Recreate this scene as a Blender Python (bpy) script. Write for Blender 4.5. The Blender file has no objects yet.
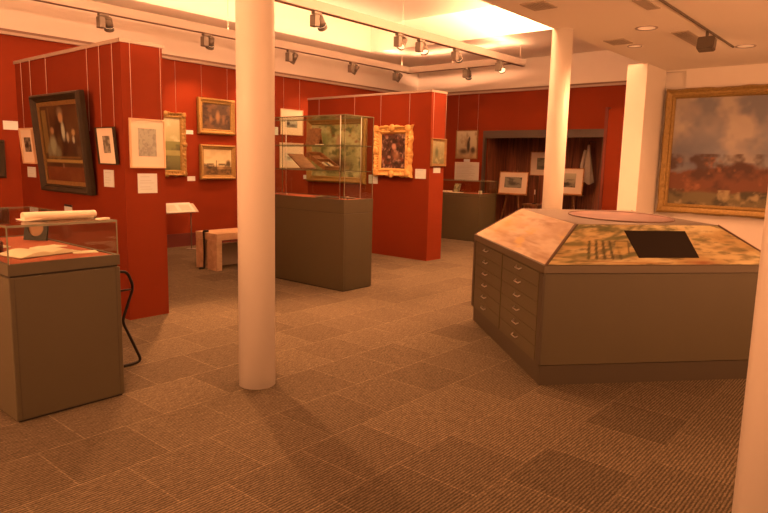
import bpy, bmesh, math, random
import numpy as np
from mathutils import Vector, Matrix

random.seed(7)
SC = bpy.context.scene
COL = SC.collection

# ------------------------------------------------------------------ camera
cam_d = bpy.data.cameras.new('camera')
cam = bpy.data.objects.new('camera', cam_d)
COL.objects.link(cam)
cam_d.sensor_fit = 'HORIZONTAL'
cam_d.sensor_width = 36.0
cam_d.lens = 36.0 * 631.6 / 768.0
cam_d.clip_start = 0.05
cam_d.clip_end = 100


def cam_basis(pitch, roll, yaw):
    cy, sy = math.cos(yaw), math.sin(yaw)
    f = Vector((sy * math.cos(pitch), cy * math.cos(pitch), -math.sin(pitch)))
    r0 = Vector((cy, -sy, 0))
    u0 = r0.cross(f)
    r = r0 * math.cos(roll) + u0 * math.sin(roll)
    u = -r0 * math.sin(roll) + u0 * math.cos(roll)
    return r, u, f


r_, u_, f_ = cam_basis(0.14727, 0.02354, 0.86421)
m = Matrix(((r_.x, u_.x, -f_.x, 0), (r_.y, u_.y, -f_.y, 0), (r_.z, u_.z, -f_.z, 1.6), (0, 0, 0, 1)))
cam.matrix_world = m
SC.camera = cam

# ------------------------------------------------------------------ world, exposure, room lights
w = bpy.data.worlds.new('world')
SC.world = w
w.use_nodes = True
w.node_tree.nodes['Background'].inputs[0].default_value = (1.0, 0.45, 0.2, 1)
w.node_tree.nodes['Background'].inputs[1].default_value = 0.05
SC.view_settings.view_transform = 'Standard'
SC.view_settings.look = 'None'
SC.view_settings.gamma = 1.0
SC.view_settings.exposure = -0.25

WARM = (1.0, 0.378, 0.150)
WARM2 = (1.0, 0.40, 0.155)
COVE = (1.0, 0.425, 0.20)


def area(name, loc, direction, sx, sy, power, color=WARM):
    l = bpy.data.lights.new(name, 'AREA')
    l.shape = 'RECTANGLE'
    l.size, l.size_y = sx, sy
    l.energy = power
    l.color = color
    o = bpy.data.objects.new(name, l)
    COL.objects.link(o)
    o.location = loc
    d = Vector(direction).normalized()
    q = d.to_track_quat('-Z', 'Y')
    o.rotation_euler = q.to_euler()
    return o


P_COVE, P_DOWN, P_SPOT = 230.0, 150.0, 72.0
# cove tubes lying on top of the lower ceiling, washing the ceiling recess
for k in range(3):
    o = area('cove_light', (2.0 + 3.4 * k, 2.78, 3.36), (0, 0.55, 0.83), 3.2, 0.10, P_COVE, COVE)
# stronger lamp at the far end of the cove
o = area('cove_end_light', (8.7, 2.95, 4.22), (1.0, 1.25, 0.50), 1.0, 0.12, 1100.0, COVE)
o.data.spread = math.radians(48)
# broad unseen fill lights added in front of the solid near and front walls
area('near_fill_light', (5.2, -2.45, 1.75), (0, 1.0, 0.36), 7.0, 1.7, 400.0)
area('front_fill_light', (-1.85, 4.2, 1.75), (1.0, 0, 0.05), 6.0, 1.7, 350.0)
# uplights lying in the tops of the suspended beams
area('beam_uplight', (6.0, 9.175, 3.74), (0, 0, 1), 10.4, 0.06, 150.0, COVE)
area('beam_uplight', (6.9, 6.555, 3.74), (0, 0, 1), 9.4, 0.06, 110.0, COVE)
area('beam_uplight', (11.475, 7.9, 3.74), (0, 0, 1), 0.06, 2.3, 22.0, COVE)
area('recess_light', (3.5, 7.0, 4.30), (0, 0, -1), 1.4, 1.4, 90.0)
area('recess_light', (7.2, 5.0, 4.30), (0, 0, -1), 1.4, 1.4, 90.0)


# ------------------------------------------------------------------ materials
def srgb(c):
    return tuple(((v / 255.0 + 0.055) / 1.055) ** 2.4 if v > 10 else v / 255.0 / 12.92 for v in c)


MATS = {}


def mat(name, col, rough=0.6, metal=0.0, bump=0.0, bscale=60.0, var=0.0, vscale=8.0, spec=0.5, emit=None, estr=0.0, coat=0.0):
    if name in MATS:
        return MATS[name]
    M = bpy.data.materials.new(name)
    M.use_nodes = True
    nt = M.node_tree
    b = nt.nodes['Principled BSDF']
    b.inputs['Base Color'].default_value = (*col, 1)
    b.inputs['Roughness'].default_value = rough
    b.inputs['Metallic'].default_value = metal
    b.inputs['Specular IOR Level'].default_value = spec
    b.inputs['Coat Weight'].default_value = coat
    if emit:
        b.inputs['Emission Color'].default_value = (*emit, 1)
        b.inputs['Emission Strength'].default_value = estr
    tc = nt.nodes.new('ShaderNodeTexCoord')
    if var > 0:
        n = nt.nodes.new('ShaderNodeTexNoise')
        n.inputs['Scale'].default_value = vscale
        n.inputs['Detail'].default_value = 5
        nt.links.new(tc.outputs['Object'], n.inputs['Vector'])
        mx = nt.nodes.new('ShaderNodeMix')
        mx.data_type = 'RGBA'
        mx.inputs[6].default_value = (*[c * (1 - var) for c in col], 1)
        mx.inputs[7].default_value = (*[min(1, c * (1 + var)) for c in col], 1)
        nt.links.new(n.outputs['Fac'], mx.inputs[0])
        nt.links.new(mx.outputs[2], b.inputs['Base Color'])
    if bump > 0:
        n2 = nt.nodes.new('ShaderNodeTexNoise')
        n2.inputs['Scale'].default_value = bscale
        n2.inputs['Detail'].default_value = 4
        nt.links.new(tc.outputs['Object'], n2.inputs['Vector'])
        bp = nt.nodes.new('ShaderNodeBump')
        bp.inputs['Strength'].default_value = bump
        bp.inputs['Distance'].default_value = 0.01
        nt.links.new(n2.outputs['Fac'], bp.inputs['Height'])
        nt.links.new(bp.outputs['Normal'], b.inputs['Normal'])
    MATS[name] = M
    return M


def mat_wood(name, c1, c2, scale=(3, 3, 30), rough=0.5, planks=None):
    if name in MATS:
        return MATS[name]
    M = bpy.data.materials.new(name)
    M.use_nodes = True
    nt = M.node_tree
    b = nt.nodes['Principled BSDF']
    b.inputs['Roughness'].default_value = rough
    tc = nt.nodes.new('ShaderNodeTexCoord')
    mp = nt.nodes.new('ShaderNodeMapping')
    mp.inputs['Scale'].default_value = scale
    n = nt.nodes.new('ShaderNodeTexNoise')
    n.inputs['Scale'].default_value = 2.0
    n.inputs['Detail'].default_value = 6
    n.inputs['Distortion'].default_value = 0.6
    cr = nt.nodes.new('ShaderNodeValToRGB')
    cr.color_ramp.elements[0].position = 0.3
    cr.color_ramp.elements[0].color = (*c1, 1)
    cr.color_ramp.elements[1].position = 0.72
    cr.color_ramp.elements[1].color = (*c2, 1)
    nt.links.new(tc.outputs['Object'], mp.inputs['Vector'])
    nt.links.new(mp.outputs['Vector'], n.inputs['Vector'])
    nt.links.new(n.outputs['Fac'], cr.inputs['Fac'])
    nt.links.new(cr.outputs['Color'], b.inputs['Base Color'])
    MATS[name] = M
    return M


def mat_carpet():
    M = bpy.data.materials.new('carpet_tiles')
    M.use_nodes = True
    nt = M.node_tree
    N, L = nt.nodes, nt.links
    b = N['Principled BSDF']
    b.inputs['Roughness'].default_value = 0.95
    b.inputs['Specular IOR Level'].default_value = 0.15
    tc = N.new('ShaderNodeTexCoord')
    # tiles (brick bond), lighter seams
    br = N.new('ShaderNodeTexBrick')
    br.offset = 0.5
    br.inputs['Scale'].default_value = 1.0
    br.inputs['Brick Width'].default_value = 0.5
    br.inputs['Row Height'].default_value = 0.5
    br.inputs['Mortar Size'].default_value = 0.006
    br.inputs['Mortar Smooth'].default_value = 0.6
    br.inputs['Color1'].default_value = (0.106, 0.086, 0.055, 1)
    br.inputs['Color2'].default_value = (0.148, 0.121, 0.078, 1)
    br.inputs['Mortar'].default_value = (0.185, 0.152, 0.098, 1)
    L.new(tc.outputs['Object'], br.inputs['Vector'])
    # ribs running along x
    wv = N.new('ShaderNodeTexWave')
    wv.wave_type = 'BANDS'
    wv.bands_direction = 'Y'
    wv.inputs['Scale'].default_value = 17.0
    wv.inputs['Distortion'].default_value = 2.2
    wv.inputs['Detail'].default_value = 2.0
    wv.inputs['Detail Scale'].default_value = 3.0
    L.new(tc.outputs['Object'], wv.inputs['Vector'])
    rr = N.new('ShaderNodeMapRange')
    rr.inputs['To Min'].default_value = 0.45
    rr.inputs['To Max'].default_value = 1.35
    L.new(wv.outputs['Fac'], rr.inputs['Value'])
    # streaky pile noise
    mp = N.new('ShaderNodeMapping')
    mp.inputs['Scale'].default_value = (6, 55, 1)
    L.new(tc.outputs['Object'], mp.inputs['Vector'])
    ns = N.new('ShaderNodeTexNoise')
    ns.inputs['Scale'].default_value = 2.5
    ns.inputs['Detail'].default_value = 6
    L.new(mp.outputs['Vector'], ns.inputs['Vector'])
    r2 = N.new('ShaderNodeMapRange')
    r2.inputs['To Min'].default_value = 0.15
    r2.inputs['To Max'].default_value = 1.85
    L.new(ns.outputs['Fac'], r2.inputs['Value'])
    nf = N.new('ShaderNodeTexNoise')
    nf.inputs['Scale'].default_value = 75
    nf.inputs['Detail'].default_value = 3
    L.new(tc.outputs['Object'], nf.inputs['Vector'])
    r3 = N.new('ShaderNodeMapRange')
    r3.inputs['To Min'].default_value = 0.35
    r3.inputs['To Max'].default_value = 1.65
    L.new(nf.outputs['Fac'], r3.inputs['Value'])
    m1 = N.new('ShaderNodeMath'); m1.operation = 'MULTIPLY'
    m2 = N.new('ShaderNodeMath'); m2.operation = 'MULTIPLY'
    L.new(rr.outputs['Result'], m1.inputs[0]); L.new(r2.outputs['Result'], m1.inputs[1])
    L.new(m1.outputs[0], m2.inputs[0]); L.new(r3.outputs['Result'], m2.inputs[1])
    vm = N.new('ShaderNodeVectorMath'); vm.operation = 'SCALE'
    L.new(br.outputs['Color'], vm.inputs[0]); L.new(m2.outputs[0], vm.inputs['Scale'])
    L.new(vm.outputs['Vector'], b.inputs['Base Color'])
    bp = N.new('ShaderNodeBump')
    bp.inputs['Strength'].default_value = 0.5
    bp.inputs['Distance'].default_value = 0.004
    L.new(m1.outputs[0], bp.inputs['Height'])
    L.new(bp.outputs['Normal'], b.inputs['Normal'])
    return M


def mat_glass(name, tint=(0.93, 0.97, 0.94), refl=1.0):
    M = bpy.data.materials.new(name)
    M.use_nodes = True
    nt = M.node_tree
    N, L = nt.nodes, nt.links
    N.remove(N['Principled BSDF'])
    out = N['Material Output']
    tr = N.new('ShaderNodeBsdfTransparent'); tr.inputs[0].default_value = (*tint, 1)
    gl = N.new('ShaderNodeBsdfGlossy'); gl.inputs['Roughness'].default_value = 0.02
    lw = N.new('ShaderNodeLayerWeight'); lw.inputs['Blend'].default_value = 0.5
    pw = N.new('ShaderNodeMath'); pw.operation = 'POWER'; pw.inputs[1].default_value = 5.0
    fr = N.new('ShaderNodeMapRange'); fr.inputs['To Min'].default_value = 0.03; fr.inputs['To Max'].default_value = 0.75
    L.new(lw.outputs['Facing'], pw.inputs[0]); L.new(pw.outputs[0], fr.inputs['Value'])
    mx = N.new('ShaderNodeMixShader')
    L.new(fr.outputs['Result'], mx.inputs[0]); L.new(tr.outputs[0], mx.inputs[1]); L.new(gl.outputs[0], mx.inputs[2])
    L.new(mx.outputs[0], out.inputs['Surface'])
    return M


def mat_art():
    M = bpy.data.materials.new('painted_surface')
    M.use_nodes = True
    nt = M.node_tree
    b = nt.nodes['Principled BSDF']
    b.inputs['Roughness'].default_value = 0.55
    a = nt.nodes.new('ShaderNodeAttribute'); a.attribute_name = 'paint'
    nt.links.new(a.outputs['Color'], b.inputs['Base Color'])
    return M


CARPET = mat_carpet()
RED = mat('red_wall', (0.185, 0.024, 0.0035), 0.8, spec=0.2, bump=0.12, bscale=220, var=0.05, vscale=2.5)
REDBASE = mat('red_baseboard', (0.085, 0.009, 0.005), 0.6)
WHITE = mat('white_wall', (0.67, 0.63, 0.57), 0.7, bump=0.05, bscale=90, var=0.02)
PILLAR = mat('white_pillar', (0.80, 0.76, 0.69), 0.45, bump=0.05, bscale=40, var=0.02)
CEIL = mat('ceiling_white', (0.84, 0.80, 0.73), 0.8)
RAIL = mat('rail_beige', (0.36, 0.29, 0.24), 0.45)
RAILDK = mat('rail_dark', (0.16, 0.09, 0.06), 0.5)
CASE = mat('case_grey', (0.074, 0.062, 0.030), 0.55, bump=0.06, bscale=300, var=0.05, vscale=3)
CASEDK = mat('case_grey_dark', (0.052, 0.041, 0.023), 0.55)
GAP = mat('shadow_gap', (0.02, 0.016, 0.012), 0.8)
BAIZE = mat('red_baize', (0.42, 0.10, 0.05), 0.9)
GLASS = mat_glass('vitrine_glass')
GEDGE = mat('glass_edge', (0.17, 0.18, 0.11), 0.2, spec=0.8)
STEEL = mat('steel', (0.62, 0.60, 0.55), 0.3, metal=0.9)
ALU = mat('aluminium', (0.55, 0.53, 0.48), 0.35, metal=0.6)
BLACK = mat('black_tube', (0.014, 0.011, 0.009), 0.5, spec=0.3)
GOLD = mat('gilt', (0.30, 0.20, 0.06), 0.45, metal=0.3, bump=0.6, bscale=55, var=0.35, vscale=30)
GOLDBR = mat('bright_gilt', (0.66, 0.42, 0.14), 0.45, metal=0.2, bump=0.7, bscale=60, var=0.25, vscale=35)
GOLDDK = mat('dark_gilt', (0.24, 0.15, 0.05), 0.45, metal=0.3, bump=0.5, bscale=50, var=0.4, vscale=25)
DARKFR = mat('dark_frame', (0.034, 0.024, 0.013), 0.6, var=0.3, spec=0.25)
OAKFR = mat_wood('oak_frame', srgb((150, 100, 52)), srgb((205, 150, 92)), (8, 8, 8))
PALEFR = mat('pale_frame', (0.62, 0.45, 0.28), 0.45, var=0.1)
MATB = mat('mat_board', (0.74, 0.66, 0.54), 0.8)
CARD = mat('card_white', (0.86, 0.80, 0.68), 0.8)
WOOD = mat_wood('bench_wood', srgb((178, 150, 118)), srgb((212, 186, 150)), (2, 6, 6))
DWOOD = mat_wood('alcove_planks', srgb((62, 34, 22)), srgb((150, 88, 60)), (9, 9, 0.6), 0.6)
BWOOD = mat_wood('brown_wood', srgb((96, 62, 36)), srgb((158, 112, 70)), (5, 20, 20))
PAPER = mat('paper', (0.85, 0.78, 0.62), 0.8)
WIRE = mat('wire', (0.50, 0.38, 0.30), 0.4)
SPOTGREY = mat('spot_grey', (0.17, 0.15, 0.12), 0.45, metal=0.2)
SPOTDK = mat('spot_dark', (0.12, 0.10, 0.075), 0.5)
LENS = mat('lamp_lens', (0.9, 0.8, 0.6), 0.3, emit=(1.0, 0.62, 0.32), estr=2.5)
SCREEN = mat('screen_black', (0.016, 0.011, 0.008), 0.5, spec=0.12)
VENT = mat('vent_grey', (0.46, 0.40, 0.32), 0.6)
COAT = mat('smock_cloth', (0.42, 0.38, 0.31), 0.85, var=0.15, vscale=12)
REDPOST = mat('red_panel_edge', (0.13, 0.02, 0.007), 0.6)
PEWTER = mat('lip_brown', (0.095, 0.076, 0.043), 0.45)
ART = mat_art()


# ------------------------------------------------------------------ geometry helpers
def box(bm, x0, x1, y0, y1, z0, z1, mi=0):
    if x0 > x1: x0, x1 = x1, x0
    if y0 > y1: y0, y1 = y1, y0
    vs = [bm.verts.new(p) for p in ((x0, y0, z0), (x1, y0, z0), (x1, y1, z0), (x0, y1, z0), (x0, y0, z1), (x1, y0, z1), (x1, y1, z1), (x0, y1, z1))]
    for f in ((0, 3, 2, 1), (4, 5, 6, 7), (0, 1, 5, 4), (1, 2, 6, 5), (2, 3, 7, 6), (3, 0, 4, 7)):
        fc = bm.faces.new([vs[i] for i in f])
        fc.material_index = mi
    return vs


def bbox_(bevel, *a):
    b = bmesh.new()
    box(b, *a)
    bmesh.ops.bevel(b, geom=b.edges[:], offset=bevel, segments=2, affect='EDGES', profile=0.6)
    return b


def bx(*a):
    b = bmesh.new()
    box(b, *a)
    return b


def prism(bm, pts, z0, z1):
    lo = [bm.verts.new((p[0], p[1], z0)) for p in pts]
    hi = [bm.verts.new((p[0], p[1], z1)) for p in pts]
    n = len(pts)
    bm.faces.new(hi)
    bm.faces.new(lo[::-1])
    for i in range(n):
        j = (i + 1) % n
        bm.faces.new((lo[i], lo[j], hi[j], hi[i]))


def cyl(bm, p0, p1, r0, r1=None, seg=16, caps=True):
    r1 = r0 if r1 is None else r1
    p0, p1 = Vector(p0), Vector(p1)
    d = (p1 - p0).normalized()
    a = d.orthogonal().normalized()
    b = d.cross(a)
    A, B = [], []
    for i in range(seg):
        t = 2 * math.pi * i / seg
        o = a * math.cos(t) + b * math.sin(t)
        A.append(bm.verts.new(p0 + o * r0))
        B.append(bm.verts.new(p1 + o * r1))
    for i in range(seg):
        j = (i + 1) % seg
        f = bm.faces.new((A[i], A[j], B[j], B[i]))
        f.smooth = True
    if caps:
        bm.faces.new(A[::-1])
        bm.faces.new(B)


def tube(bm, pts, r, seg=8):
    """swept tube through the points with shared rings"""
    pts = [Vector(p) for p in pts]
    rings = []
    ref = Vector((0.31, 0.87, 0.37)).normalized()
    for i, p in enumerate(pts):
        if i == 0: d = pts[1] - p
        elif i == len(pts) - 1: d = p - pts[-2]
        else: d = (pts[i + 1] - p).normalized() + (p - pts[i - 1]).normalized()
        d.normalize()
        a = d.cross(ref).normalized()
        b = d.cross(a)
        rings.append([bm.verts.new(p + (a * math.cos(2 * math.pi * k / seg) + b * math.sin(2 * math.pi * k / seg)) * r) for k in range(seg)])
    for i in range(len(rings) - 1):
        for k in range(seg):
            j = (k + 1) % seg
            f = bm.faces.new((rings[i][k], rings[i][j], rings[i + 1][j], rings[i + 1][k]))
            f.smooth = True
    bm.faces.new(rings[0][::-1])
    bm.faces.new(rings[-1])


def rounded(pts, rad, n=5):
    """round the corners of a polyline"""
    pts = [Vector(p) for p in pts]
    out = [pts[0]]
    for i in range(1, len(pts) - 1):
        p, a, b = pts[i], pts[i - 1], pts[i + 1]
        u = (a - p); v = (b - p)
        r = min(rad, u.length * 0.45, v.length * 0.45)
        s = p + u.normalized() * r; e = p + v.normalized() * r
        for k in range(n + 1):
            t = k / n
            out.append((1 - t) ** 2 * s + 2 * t * (1 - t) * p + t * t * e)
    out.append(pts[-1])
    return out


def mesh_from(name, bm, mats, loc=None, recalc=True):
    if recalc:
        bmesh.ops.recalc_face_normals(bm, faces=bm.faces)
    if loc is not None:
        bmesh.ops.translate(bm, vec=-Vector(loc), verts=bm.verts)
    me = bpy.data.meshes.new(name)
    bm.to_mesh(me)
    bm.free()
    for mm in (mats if isinstance(mats, (list, tuple)) else [mats]):
        me.materials.append(mm)
    return me


def struct(name, bm, mats):
    o = bpy.data.objects.new(name, mesh_from(name, bm, mats))
    COL.objects.link(o)
    o['kind'] = 'structure'
    return o


def thing(name, label, cat, loc, rot=(0, 0, 0), group=None):
    o = bpy.data.objects.new(name, None)
    COL.objects.link(o)
    o.empty_display_size = 0.1
    o.location = loc
    o.rotation_euler = rot
    o['label'] = label
    o['category'] = cat
    o['kind'] = 'thing'
    if group: o['group'] = group
    return o


def single(name, label, cat, bm, mats, loc, rot=(0, 0, 0), group=None, local=False):
    o = bpy.data.objects.new(name, mesh_from(name, bm, mats, None if local else loc))
    COL.objects.link(o)
    o.location = loc
    o.rotation_euler = rot
    o['label'] = label
    o['category'] = cat
    o['kind'] = 'thing'
    if group: o['group'] = group
    return o


def root_of(o):
    while o.parent: o = o.parent
    return o


def part(parent, name, bm, mats, label=None, world=False):
    """a mesh child; bm in the root's local frame, or in world axes (unrotated roots) when world"""
    rt = root_of(parent)
    o = bpy.data.objects.new(name, mesh_from(name, bm, mats, rt.location if world else None))
    COL.objects.link(o)
    o.parent = parent
    if label: o['label'] = label
    return o


# ------------------------------------------------------------------ painter for flat artworks (colours of the artwork itself)
def lin(c):
    return np.minimum(np.array(srgb(c)) * np.array((0.72, 0.92, 1.15)), 0.80)


class Paint:
    def __init__(s, n, m, col):
        s.n, s.m = n, m
        s.a = np.ones((m, n, 3)) * lin(col)
        s.u, s.v = np.meshgrid((np.arange(n) + 0.5) / n, (np.arange(m) + 0.5) / m)
        s.rng = np.random.RandomState(n * 31 + m)

    def mix(s, k, col):
        k = np.clip(k, 0, 1)[..., None]
        s.a = s.a * (1 - k) + lin(col) * k
        return s

    def grad(s, c0, c1, v0=0, v1=1):
        t = np.clip((s.v - v0) / (v1 - v0), 0, 1)
        inside = (s.v >= v0 - 1e-6) & (s.v <= v1 + 1e-6)
        g = lin(c0) * (1 - t[..., None]) + lin(c1) * t[..., None]
        s.a = np.where(inside[..., None], g, s.a)
        return s

    def fbm(s, sc, seed=0, asp=1.0):
        rng = np.random.RandomState(seed + 5)
        tot = np.zeros((s.m, s.n)); amp = 1.0; nrm = 0
        for o in range(4):
            g = rng.rand(64, 64)
            x = s.u * sc * asp * 2 ** o; y = s.v * sc * 2 ** o
            xi = np.floor(x).astype(int); yi = np.floor(y).astype(int)
            fx = x - xi; fy = y - yi
            fx = fx * fx * (3 - 2 * fx); fy = fy * fy * (3 - 2 * fy)
            q = lambda i, j: g[(yi + j) % 64, (xi + i) % 64]
            tot += amp * ((q(0, 0) * (1 - fx) + q(1, 0) * fx) * (1 - fy) + (q(0, 1) * (1 - fx) + q(1, 1) * fx) * fy)
            nrm += amp; amp *= 0.55
        return tot / nrm

    def noise(s, sc, col, k=0.6, thr=0.5, seed=0, asp=1.0, v0=0.0, v1=1.0):
        f = s.fbm(sc, seed, asp)
        kk = np.clip((f - thr) * 6, 0, 1) * k * ((s.v >= v0) & (s.v <= v1))
        return s.mix(kk, col)

    def blob(s, u, v, ru, rv, col, soft=0.3, rot=0.0, k=1.0):
        c, d = math.cos(rot), math.sin(rot)
        x = (s.u - u); y = (s.v - v)
        xx = (x * c + y * d) / ru; yy = (-x * d + y * c) / rv
        q = np.sqrt(xx * xx + yy * yy)
        return s.mix(np.clip((1 - q) / max(soft, 1e-3), 0, 1) * k, col)

    def rect(s, u0, v0, u1, v1, col, k=1.0):
        return s.mix(((s.u >= u0) & (s.u <= u1) & (s.v >= v0) & (s.v <= v1)) * k, col)

    def line(s, u0, v0, u1, v1, wd, col, k=1.0):
        dx, dy = u1 - u0, v1 - v0
        L2 = dx * dx + dy * dy + 1e-9
        t = np.clip(((s.u - u0) * dx + (s.v - v0) * dy) / L2, 0, 1)
        d = np.hypot(s.u - u0 - t * dx, s.v - v0 - t * dy)
        return s.mix(np.clip((wd - d) / (wd * 0.5), 0, 1) * k, col)


def art_bm(corners, P):
    """grid of coloured quads over four corners TL, TR, BR, BL (flat picture surface)"""
    TL, TR, BR, BL = [Vector(c) for c in corners]
    bm = bmesh.new()
    lay = bm.verts.layers.float_color.new('paint')
    V = []
    for j in range(P.m):
        row = []
        tv = j / (P.m - 1)
        for i in range(P.n):
            tu = i / (P.n - 1)
            p = (TL * (1 - tu) + TR * tu) * (1 - tv) + (BL * (1 - tu) + BR * tu) * tv
            v = bm.verts.new(p)
            c = P.a[j, i]
            v[lay] = (c[0], c[1], c[2], 1)
            row.append(v)
        V.append(row)
    for j in range(P.m - 1):
        for i in range(P.n - 1):
            bm.faces.new((V[j + 1][i], V[j + 1][i + 1], V[j][i + 1], V[j][i]))
    return bm


def art_slab(w, h, y, th, P, z0=0.0):
    """picture surface facing -y at depth y with a backing th thick"""
    bm = art_bm(((-w / 2, y, z0 + h), (w / 2, y, z0 + h), (w / 2, y, z0), (-w / 2, y, z0)), P)
    lay = bm.verts.layers.float_color['paint']
    vs = box(bm, -w / 2, w / 2, y + 0.0008, y + th, z0, z0 + h)
    for v in vs: v[lay] = (0.5, 0.42, 0.3, 1)
    return bm


def frame_bm(w, h, prof, n=1, fn=None):
    """picture frame: closed profile (inset, depth forward) swept round a w x h rectangle, base at z=0"""
    bm = bmesh.new()
    rings = []
    for i, (d, dep) in enumerate(prof):
        ring = []
        for side in range(4):
            for k in range(n):
                t = k / n
                dd, de = d, dep
                if fn: dd, de = fn(side, t, i, d, dep)
                x0, x1, z0, z1 = -w / 2 + dd, w / 2 - dd, dd, h - dd
                cs = ((x0, z0), (x1, z0), (x1, z1), (x0, z1))
                a, b = cs[side], cs[(side + 1) % 4]
                ring.append(bm.verts.new((a[0] + (b[0] - a[0]) * t, -de, a[1] + (b[1] - a[1]) * t)))
        rings.append(ring)
    N = 4 * n
    for i in range(len(rings)):
        A, B = rings[i], rings[(i + 1) % len(rings)]
        for k in range(N):
            j = (k + 1) % N
            bm.faces.new((A[k], A[j], B[j], B[k]))
    return bm


RZ = {'L': 0.0, 'P': -math.pi / 2}


def picture(label, face, plane, a, b, z0, z1, art, fr=0.03, depth=0.03, fmat=None, style='plain', mats=None, matcol=None,
            tilt=0.0, wires=None, name='framed_picture', cat='picture', group=None, glaze=False, off=0.004, slip=None):
    """a framed picture hanging on a wall. face L: wall facing -y (a,b are x); face P: wall facing -x (a,b are y)"""
    wdt, hgt, c = abs(b - a), z1 - z0, (a + b) / 2
    loc = (c, plane - off, z0) if face == 'L' else (plane - off, c, z0)
    rt = thing(name, label, cat, loc, (tilt, 0, RZ[face]), group)
    D = depth
    if style == 'plain':
        prof = [(0, 0), (0, D), (fr, D), (fr, D * 0.45), (fr, 0)]
        fb = frame_bm(wdt, hgt, prof)
    elif style == 'moulded':
        prof = [(0, 0), (0, D * 0.55), (fr * 0.12, D * 0.9), (fr * 0.3, D), (fr * 0.45, D * 0.8), (fr * 0.7, D * 0.55), (fr * 0.8, D * 0.62), (fr * 0.9, D * 0.5), (fr, D * 0.3), (fr, 0)]
        fb = frame_bm(wdt, hgt, prof)
    else:  # carved, scalloped outer edge
        prof = [(0, 0), (0, D * 0.5), (fr * 0.1, D * 0.85), (fr * 0.25, D), (fr * 0.45, D * 0.7), (fr * 0.65, D * 0.6), (fr * 0.8, D * 0.72), (fr * 0.92, D * 0.55), (fr, D * 0.3), (fr, 0)]
        amp = fr * (0.22 if style == 'carved' else 0.10)

        def fn(side, t, i, d, dep):
            if 0 < t < 1:
                env = 1.0
                wv = math.sin(t * math.pi * 6) * 0.6 + math.sin(t * math.pi * 14 + side) * 0.4
                if i in (0, 1, 2): d = d + amp * (0.5 - 0.5 * wv) * env
                if i in (3, 4, 5): dep = dep + amp * 0.35 * math.sin(t * math.pi * 22 + i)
            return d, dep
        fb = frame_bm(wdt, hgt, prof, 28, fn)
        if style == 'carved':  # corner and centre ornaments
            for (px, pz) in ((fr * .45, fr * .45), (wdt - fr * .45, fr * .45), (fr * .45, hgt - fr * .45), (wdt - fr * .45, hgt - fr * .45), (wdt / 2, hgt - fr * .35), (wdt / 2, fr * .35), (fr * .35, hgt / 2), (wdt - fr * .35, hgt / 2)):
                ret = bmesh.ops.create_uvsphere(fb, u_segments=10, v_segments=6, radius=fr * 0.42)
                bmesh.ops.scale(fb, vec=(1, 0.45, 1), verts=ret['verts'])
                bmesh.ops.translate(fb, vec=(-wdt / 2 + px, -D * 0.8, pz), verts=ret['verts'])
    f = part(rt, 'frame', fb, fmat or GOLD)
    yb = -D * 0.30
    iw, ih = wdt - 2 * fr, hgt - 2 * fr
    if slip:
        sb = frame_bm(iw + 0.004, ih + 0.004, [(0, 0), (0, D * 0.45), (slip[0], D * 0.36), (slip[0], 0)])
        bmesh.ops.translate(sb, vec=(0, 0, fr - 0.002), verts=sb.verts)
        part(rt, 'inner_slip', sb, slip[1])
        fr2 = fr + slip[0]
        iw, ih = wdt - 2 * fr2, hgt - 2 * fr2
    else:
        fr2 = fr
    if mats:
        ml, mr, mt, mb = mats
        aw, ah = iw - ml - mr, ih - mt - mb
        # mat board with a window
        mbm = bmesh.new()
        X0, X1, Z0, Z1 = -iw / 2 - .002, iw / 2 + .002, fr2 - .002, fr2 + ih + .002
        x0, x1, z_0, z_1 = -iw / 2 + ml, iw / 2 - mr, fr2 + mb, fr2 + ih - mt
        box(mbm, X0, x0, yb - .003, yb, Z0, Z1); box(mbm, x1, X1, yb - .003, yb, Z0, Z1)
        box(mbm, x0, x1, yb - .003, yb, Z0, z_0); box(mbm, x0, x1, yb - .003, yb, z_1, Z1)
        part(rt, 'mat_board', mbm, matcol or MATB)
        ab = art_slab(aw, ah, yb - .001, 0.006, art)
        bmesh.ops.translate(ab, vec=((x0 + x1) / 2, 0, z_0), verts=ab.verts)
    else:
        ab = art_slab(iw + .002, ih + .002, yb, 0.006, art)
        bmesh.ops.translate(ab, vec=(0, 0, fr2 - .001), verts=ab.verts)
    part(rt, 'painting' if not mats else 'print', ab, ART)
    if glaze:
        part(rt, 'glazing', bx(-iw / 2, iw / 2, yb - .012, yb - .009, fr2, fr2 + ih), GLASS)
    if wires:
        M = Matrix.Translation(loc) @ Matrix.Rotation(RZ[face], 4, 'Z') @ Matrix.Rotation(tilt, 4, 'X')
        Mi = M.inverted()
        for sx in (-1, 1):
            pw = M @ Vector((sx * wdt * wires[1], -0.004, hgt * (0.62 if tilt else 0.99)))
            wo = 0.006 if wires[0] == ZRL else 0.018
            pw = Vector((pw.x, plane - wo, pw.z)) if face == 'L' else Vector((plane - wo, pw.y, pw.z))
            q = Mi @ pw
            top = Vector((pw.x, pw.y, wires[0] if wires[0] != ZRL else ZRL - 0.007))
            wb = bmesh.new()
            tube(wb, [q, Mi @ top], 0.0028, 5)
            part(rt, 'hanging_wire', wb, WIRE)
    return rt


def card(label, face, plane, a, b, z0, z1, lines=0, head=False):
    P = Paint(22, 26, (232, 224, 206))
    for k in range(lines):
        v = 0.16 + 0.72 * k / max(1, lines - 1)
        P.rect(0.12, v - .012, 0.55 + 0.3 * random.random(), v + .02, (150, 140, 122), 0.3)
    if head: P.rect(0, 0, 1, .32, (40, 30, 26))
    wdt = abs(b - a); c = (a + b) / 2
    loc = (c, plane - 0.001, z0) if face == 'L' else (plane - 0.001, c, z0)
    bm = art_slab(wdt, z1 - z0, -0.006, 0.0055, P)
    return single('caption_card', label, 'caption', bm, ART, loc, (0, 0, RZ[face]), 'caption cards on the walls', local=True)


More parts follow.
